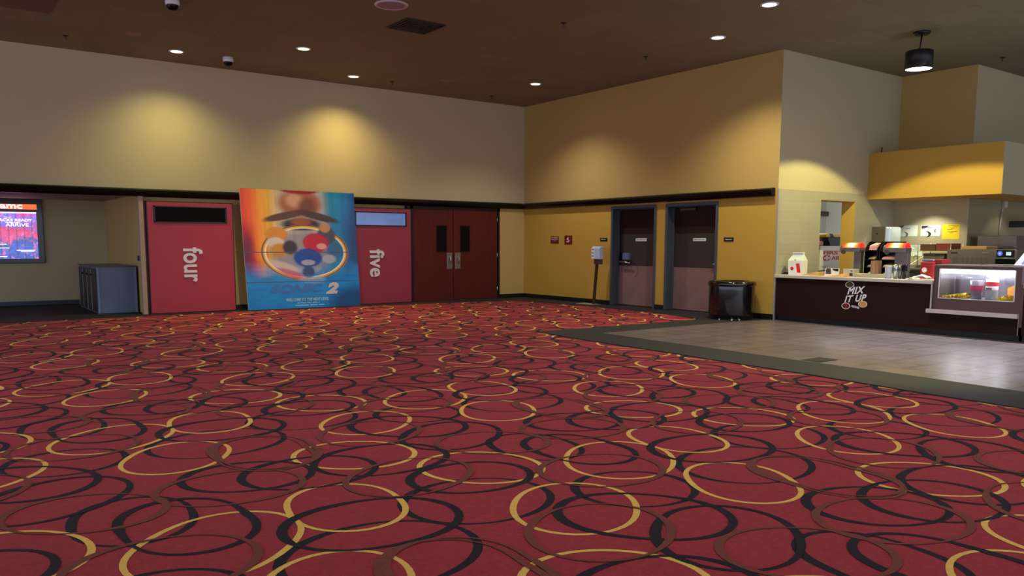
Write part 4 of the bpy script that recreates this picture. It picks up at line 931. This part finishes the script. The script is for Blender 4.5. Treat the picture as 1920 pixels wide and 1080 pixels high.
b = MB(); b.box(15.41, 15.42, 6.25, 6.58, 0.93, 1.10); b.build('oven_door', m_darkglass, t, 0.004)
b = MB(); b.tube((15.385, 6.28, 1.118), (15.385, 6.57, 1.112), 0.010); b.build('door_handle', m_chrome, t)
carton(15.5, 15.95, 6.78, 7.22, 1.268, 1.325, m_brownbox, 'flat brown cardboard tray lying on top of the oven', 'cardboard_tray')
b = MB(); b.box(16.3, 17.8, 6.62, 7.30, 0.90, 1.52); b.build  # stainless cabinet behind the oven
tag(b.build('stainless_cabinet', m_steel, None, 0.006), 'plain stainless cabinet behind the oven at the right edge', 'cabinet')
b = MB(); b.prism([(17.98, 1.83), (18.9, 1.83), (18.9, 1.80), (18.20, 1.80), (17.98, 1.70)], Y2-0.30, Y2-0.002, 'Y'); tag(b.build('wall_bracket', m_dink, None, 0.003), 'dark angled bracket on the block wall near the right edge', 'bracket')
t = thing('electric_conduit', 'thin pale conduit with a white box running down the block wall', 'conduit', (17.6, Y2, 1.5))
b = MB(); b.path([(17.64, Y2-0.02, 2.14), (17.58, Y2-0.02, 2.0), (17.50, Y2-0.02, 1.5), (17.5, Y2-0.02, 1.2)], 0.012, 8); b.build('conduit_pipe', m_offwhite, t)
b = MB(); b.box(17.59, 17.73, Y2-0.06, Y2-0.001, 2.09, 2.228); b.build('junction_box', m_offwhite, t, 0.006)
b = MB(); b.tube((15.4, YR-0.12, 3.125), (15.4, YR-0.12, 3.25), 0.012, n=8); tag(b.build('pipe_stub', m_signblack), 'short black pipe sticking up at the left end of the yellow soffit', 'pipe')

# ------------------------------------------------------------------ back room things
t = thing('back_room_table', 'low white table seen through the doorway', 'table', (15.5, 10.2, 0))
b = MB(); b.box(14.4, 16.8, 9.85, 10.6, 0.76, 0.80); b.build('tabletop', m_dink, t, 0.004)
for x in (14.45, 16.7):
    for y in (9.9, 10.5): b = MB(); b.box(x, x+0.05, y, y+0.05, 0, 0.76); b.build('leg', m_dsteel, t)
t = thing('first_aid_cabinet', 'white cabinet with red FIRST AID lettering seen through the doorway', 'first aid box', (15.6, 10.1, 0.80))
b = MB(); b.box(15.16, 16.45, 9.90, 10.25, 0.80, 1.315); b.build('cabinet_body', m_white, t, 0.012)
lettering('FIRST', 'A', 15.635, 1.176, 9.90, 0.72, 0.08, m_redprint, t, bold=0.03, thick=0.003)
lettering('AID', 'A', 15.775, 1.062, 9.90, 0.40, 0.08, m_redprint, t, bold=0.03, thick=0.003)
def ellipse(cx, cz, rx, rz, n=32): return [(cx+rx*math.cos(2*math.pi*q/n), cz+rz*math.sin(2*math.pi*q/n)) for q in range(n)]
b = MB(); b.prism(ellipse(15.405, 1.064, 0.135, 0.066), 9.90, 9.896, 'Y'); em = b.build('round_emblem', m_redprint, t)
b = MB(); b.prism([(15.37, 1.115), (15.44, 1.115), (15.44, 1.083), (15.51, 1.083), (15.51, 1.045), (15.44, 1.045), (15.44, 1.013), (15.37, 1.013), (15.37, 1.045), (15.30, 1.045), (15.30, 1.083), (15.37, 1.083)], 9.896, 9.893, 'Y'); b.build('white_cross', m_white, em)
b = MB(); b.box(15.22, 15.44, 9.898, 9.90, 0.875, 0.885); b.build('print_line', m_ink, t)
t = thing('storage_tote', 'black tote with yellow lid on top of the first aid cabinet', 'tote', (15.8, 10.08, 1.315))
b = MB(); b.hexa([(15.56, 9.93, 1.316), (16.3, 9.93, 1.316), (16.3, 10.23, 1.316), (15.56, 10.23, 1.316), (15.44, 9.92, 1.50), (16.35, 9.92, 1.50), (16.35, 10.24, 1.50), (15.42, 10.24, 1.50)]); b.build('tote_body', m_signblack, t, 0.01)
b = MB(); b.box(15.36, 16.38, 9.90, 10.26, 1.50, 1.57); b.build('tote_lid', m_yellow, t, 0.012)
b = MB(); b.hexa([(15.52, 9.893, 1.50), (15.64, 9.893, 1.50), (15.64, 9.90, 1.50), (15.52, 9.90, 1.50), (15.47, 9.893, 1.572), (15.57, 9.893, 1.572), (15.57, 9.90, 1.572), (15.47, 9.90, 1.572)]); b.build('latch', m_signblack, t)
b = MB(); b.box(15.12, 15.36, 9.95, 10.2, 1.316, 1.42); tag(b.build('pink_packet', m_pink, None, 0.03), 'small pink packet on the first aid cabinet left of the tote', 'packet')
b = MB(); b.box(17.2, 19.45, 12.50, 12.6, 2.10, 2.21); tag(b.build('wall_rail', m_dsteel), 'dark horizontal rail high on the back room wall', 'rail')
t = thing('wall_frame', 'black framed pale board on the back room wall', 'frame', (17.9, 12.58, 1.0))
b = MB(); b.box(18.25, 18.72, 12.56, 12.6, 0.95, 1.62); b.build('frame', m_signblack, t); b = MB(); b.box(18.25, 18.66, 12.55, 12.56, 1.0, 1.57); b.build('board', mat('pale_blue_board', (170, 186, 206), 0.5), t)

# ------------------------------------------------------------------ ceiling fixtures
def downlight_proto(warm):
    t = thing('recessed_downlight', 'x', 'ceiling light', (0, 0, H))
    b = MB(); b.lathe([(0.098, H-0.012), (0.128, H-0.012), (0.132, H-0.001), (0.098, H-0.001)], 0, 0, 36); b.build('trim_ring', m_white, t)
    b = MB(); b.lathe([(0.0, H-0.004), (0.098, H-0.006)], 0, 0, 36); b.build('lamp_lens', m_glowwarm if warm else m_glow, t)
    return t
pw = downlight_proto(True); pn = downlight_proto(False)
DL = [(3.884, 15.424, 0, 'recessed downlight near the back wall above the recess, beside the dome camera'),
      (5.609, 13.886, 1, 'warm recessed downlight left of centre, further from the back wall'),
      (7.32, 15.531, 1, 'warm recessed downlight close to the back wall above the poster'),
      (10.735, 13.921, 0, 'recessed downlight near the corner of the two walls'),
      (10.756, 9.073, 0, 'recessed downlight left of the tall wall corner'),
      (9.886, 7.431, 0, 'recessed downlight at the top edge of the view, nearest the pendant lamp')]
used = {0: False, 1: False}
for x, y, wm, lab in DL:
    src = pw if wm else pn
    o = src if not used[wm] else copy_tree(src); used[wm] = True
    o.location = (x, y, H); o['label'] = lab; o['group'] = 'recessed ceiling downlights'
PW = {0: (150, NEUTRAL, 126, 0.75), 1: (150, WARM, 128, 0.75), 2: (190, (1.0, 0.74, 0.34), 128, 0.7), 3: (230, NEUTRAL, 126, 0.8), 4: (300, (1.0, 0.88, 0.55), 130, 0.7), 5: (180, NEUTRAL, 124, 0.6)}
PW[1] = (330, (1.0, 0.84, 0.5), 104, 0.9); PW[0] = (165, (1.0, 0.88, 0.32), 132, 1.0); PW[2] = (210, (1.0, 0.76, 0.25), 132, 1.0)
for i, (x, y, wm, lab) in enumerate(DL):
    p, c, a, bl = PW[i]; spot(x, y, H-0.02, p, a, bl, c)
for x, y in ((2.2, 10.0), (6.2, 6.2), (2.6, 4.2), (6.2, 1.2), (9.9, 3.2), (-2.0, 7.5), (-2.2, 13.5), (1.0, -2.5)):
    spot(x, y, H-0.02, 150, 130, 0.6, NEUTRAL)

t = thing('pendant_lamp', 'black drum pendant lamp hanging over the snack counter, lit', 'pendant lamp', (13.04, 6.912, H))
PXc, PYc = 13.04, 6.912
b = MB(); b.lathe([(0, H), (0.12, H), (0.125, H-0.02), (0.10, H-0.045), (0, H-0.05)], PXc+0.045, PYc, 36); b.build('canopy', m_signblack, t)
b = MB(); b.tube((PXc+0.045, PYc, H-0.04), (PXc, PYc, 4.40), 0.012, n=10); b.build('stem', m_signblack, t)
b = MB(); b.lathe([(0, 4.405), (0.198, 4.405), (0.206, 4.39), (0.206, 4.125), (0.196, 4.125), (0.196, 4.37), (0, 4.38)], PXc, PYc, 48); b.build('drum_shade', mat('matte_black_metal', (12, 12, 14), 0.45, var=0), t)
b = MB(); b.lathe([(0, 4.138), (0.194, 4.136)], PXc, PYc, 48); b.build('lamp_lens', m_glow, t)
b = MB(); b.tube((PXc-0.05, PYc, 4.435), (PXc+0.06, PYc, 4.435), 0.012, n=8); b.build('cross_pin', m_signblack, t)
spot(PXc, PYc, 4.115, 360, 118, 0.12, (1.0, 0.90, 0.34), 0.04)
spot(15.75, 8.1, 2.21, 48, 120, 0.5, (1.0, 0.95, 0.7), 0.04); spot(17.4, 7.0, 2.21, 8, 120, 0.5, (1.0, 0.93, 0.7), 0.04)
spot(13.04, 3.6, 4.115, 1300, 100, 0.3, (0.80, 0.86, 1.0), 0.06)

# dome cameras
def dome(x, y, label):
    t = thing('dome_camera', label, 'camera', (x, y, H))
    b = MB(); b.lathe([(0, H), (0.095, H), (0.095, H-0.07), (0.085, H-0.085), (0, H-0.085)], x, y, 32); b.build('housing', m_white, t)
    b = MB(); b.lathe([(0.08, H-0.083), (0.075, H-0.12), (0.05, H-0.15), (0.0, H-0.162)], x, y, 28); b.build('dome', m_darkglass, t)
dome(4.76, 15.36, 'white dome camera on the ceiling beside the back wall')
dome(3.05, 12.22, 'white dome camera at the top edge of the view')
t = thing('ceiling_speaker', 'large round white speaker grille in the ceiling beside the square vent', 'speaker', (5.62, 10.645, H))
b = MB(); b.lathe([(0.0, H-0.010), (0.19, H-0.012)], 5.62, 10.645, 48); b.build('grille', mat('pinkish_grey_grille', (150, 138, 148), 0.6, bump=0.3, bscale=300), t)
b = MB(); b.lathe([(0.19, H-0.010), (0.205, H-0.020), (0.236, H-0.012), (0.238, H)], 5.62, 10.645, 48); b.build('rim', mat('lilac_white_rim', (196, 184, 196), 0.5), t)
for x, y, lab in ((3.02, 14.609, 'flat brown painted disc on the ceiling, left of the first downlight'), (9.042, 14.774, 'flat brown painted disc on the ceiling, near the far corner')):
    b = MB(); b.lathe([(0, H-0.012), (0.11, H-0.012), (0.125, H)], x, y, 32); tag(b.build('ceiling_disc', mat('painted_disc', (140, 108, 96), 0.6)), lab, 'ceiling disc')
spr = None
for x, y, lab in ((2.149, 15.388, 'tiny ceiling sprinkler, leftmost of all, above the recess'), (8.199, 15.548, 'tiny ceiling sprinkler close to the back wall right of the poster'), (10.809, 15.657, 'tiny ceiling sprinkler nearest the far corner of the room'),
                  (8.184, 9.913, 'ceiling sprinkler near the top edge of the view, right of the vent'), (10.799, 10.747, 'ceiling sprinkler left of the downlight by the tall wall corner'), (16.0, 6.95, 'faint ceiling sprinkler above the snack bar at the far right')):
    if spr is None:
        spr = thing('sprinkler', lab, 'sprinkler', (0, 0, H))
        b = MB(); b.lathe([(0, H), (0.045, H), (0.045, H-0.008), (0, H-0.012)], 0, 0, 20); b.build('escutcheon', m_signblack, spr)
        b = MB(); b.tube((0, 0, H-0.01), (0, 0, H-0.06), 0.012, n=8); b.lathe([(0, H-0.06), (0.03, H-0.062), (0, H-0.068)], 0, 0, 16); b.build('head', m_dsteel, spr)
        o = spr
    else: o = copy_tree(spr)
    o.location = (x, y, H); o['label'] = lab; o['group'] = 'ceiling sprinklers'
t = thing('ceiling_vent', 'square dark louvred air vent in the ceiling', 'vent', (6.455, 11.42, H))
vx, vy, vh = 6.455, 11.42, 0.34
b = MB(); b.box(vx-vh, vx+vh, vy-vh, vy+vh, H-0.004, H); b.build('vent_backing', m_signblack, t)
for k in range(5):
    r0 = vh-k*0.062; r1 = r0-0.030; zb, zt = H-0.016, H-0.006
    b = MB()
    b.box(vx-r0, vx+r0, vy-r0, vy-r1, zb, zt); b.box(vx-r0, vx+r0, vy+r1, vy+r0, zb, zt); b.box(vx-r0, vx-r1, vy-r1, vy+r1, zb, zt); b.box(vx+r1, vx+r0, vy-r1, vy+r1, zb, zt)
    b.build('vent_louvre', mat('brown_vent_metal', (44, 34, 28), 0.6) if k == 0 else D.materials['brown_vent_metal'], t)
b = MB(); b.box(0.6, 1.76, 12.9, 14.05, H-0.01, H); tag(b.build('return_air_grille', mat('reddish_brown_grille', (112, 74, 70), 0.7, bump=0.3, bscale=200)), 'reddish brown rectangular grille in the ceiling at the top left corner', 'grille')
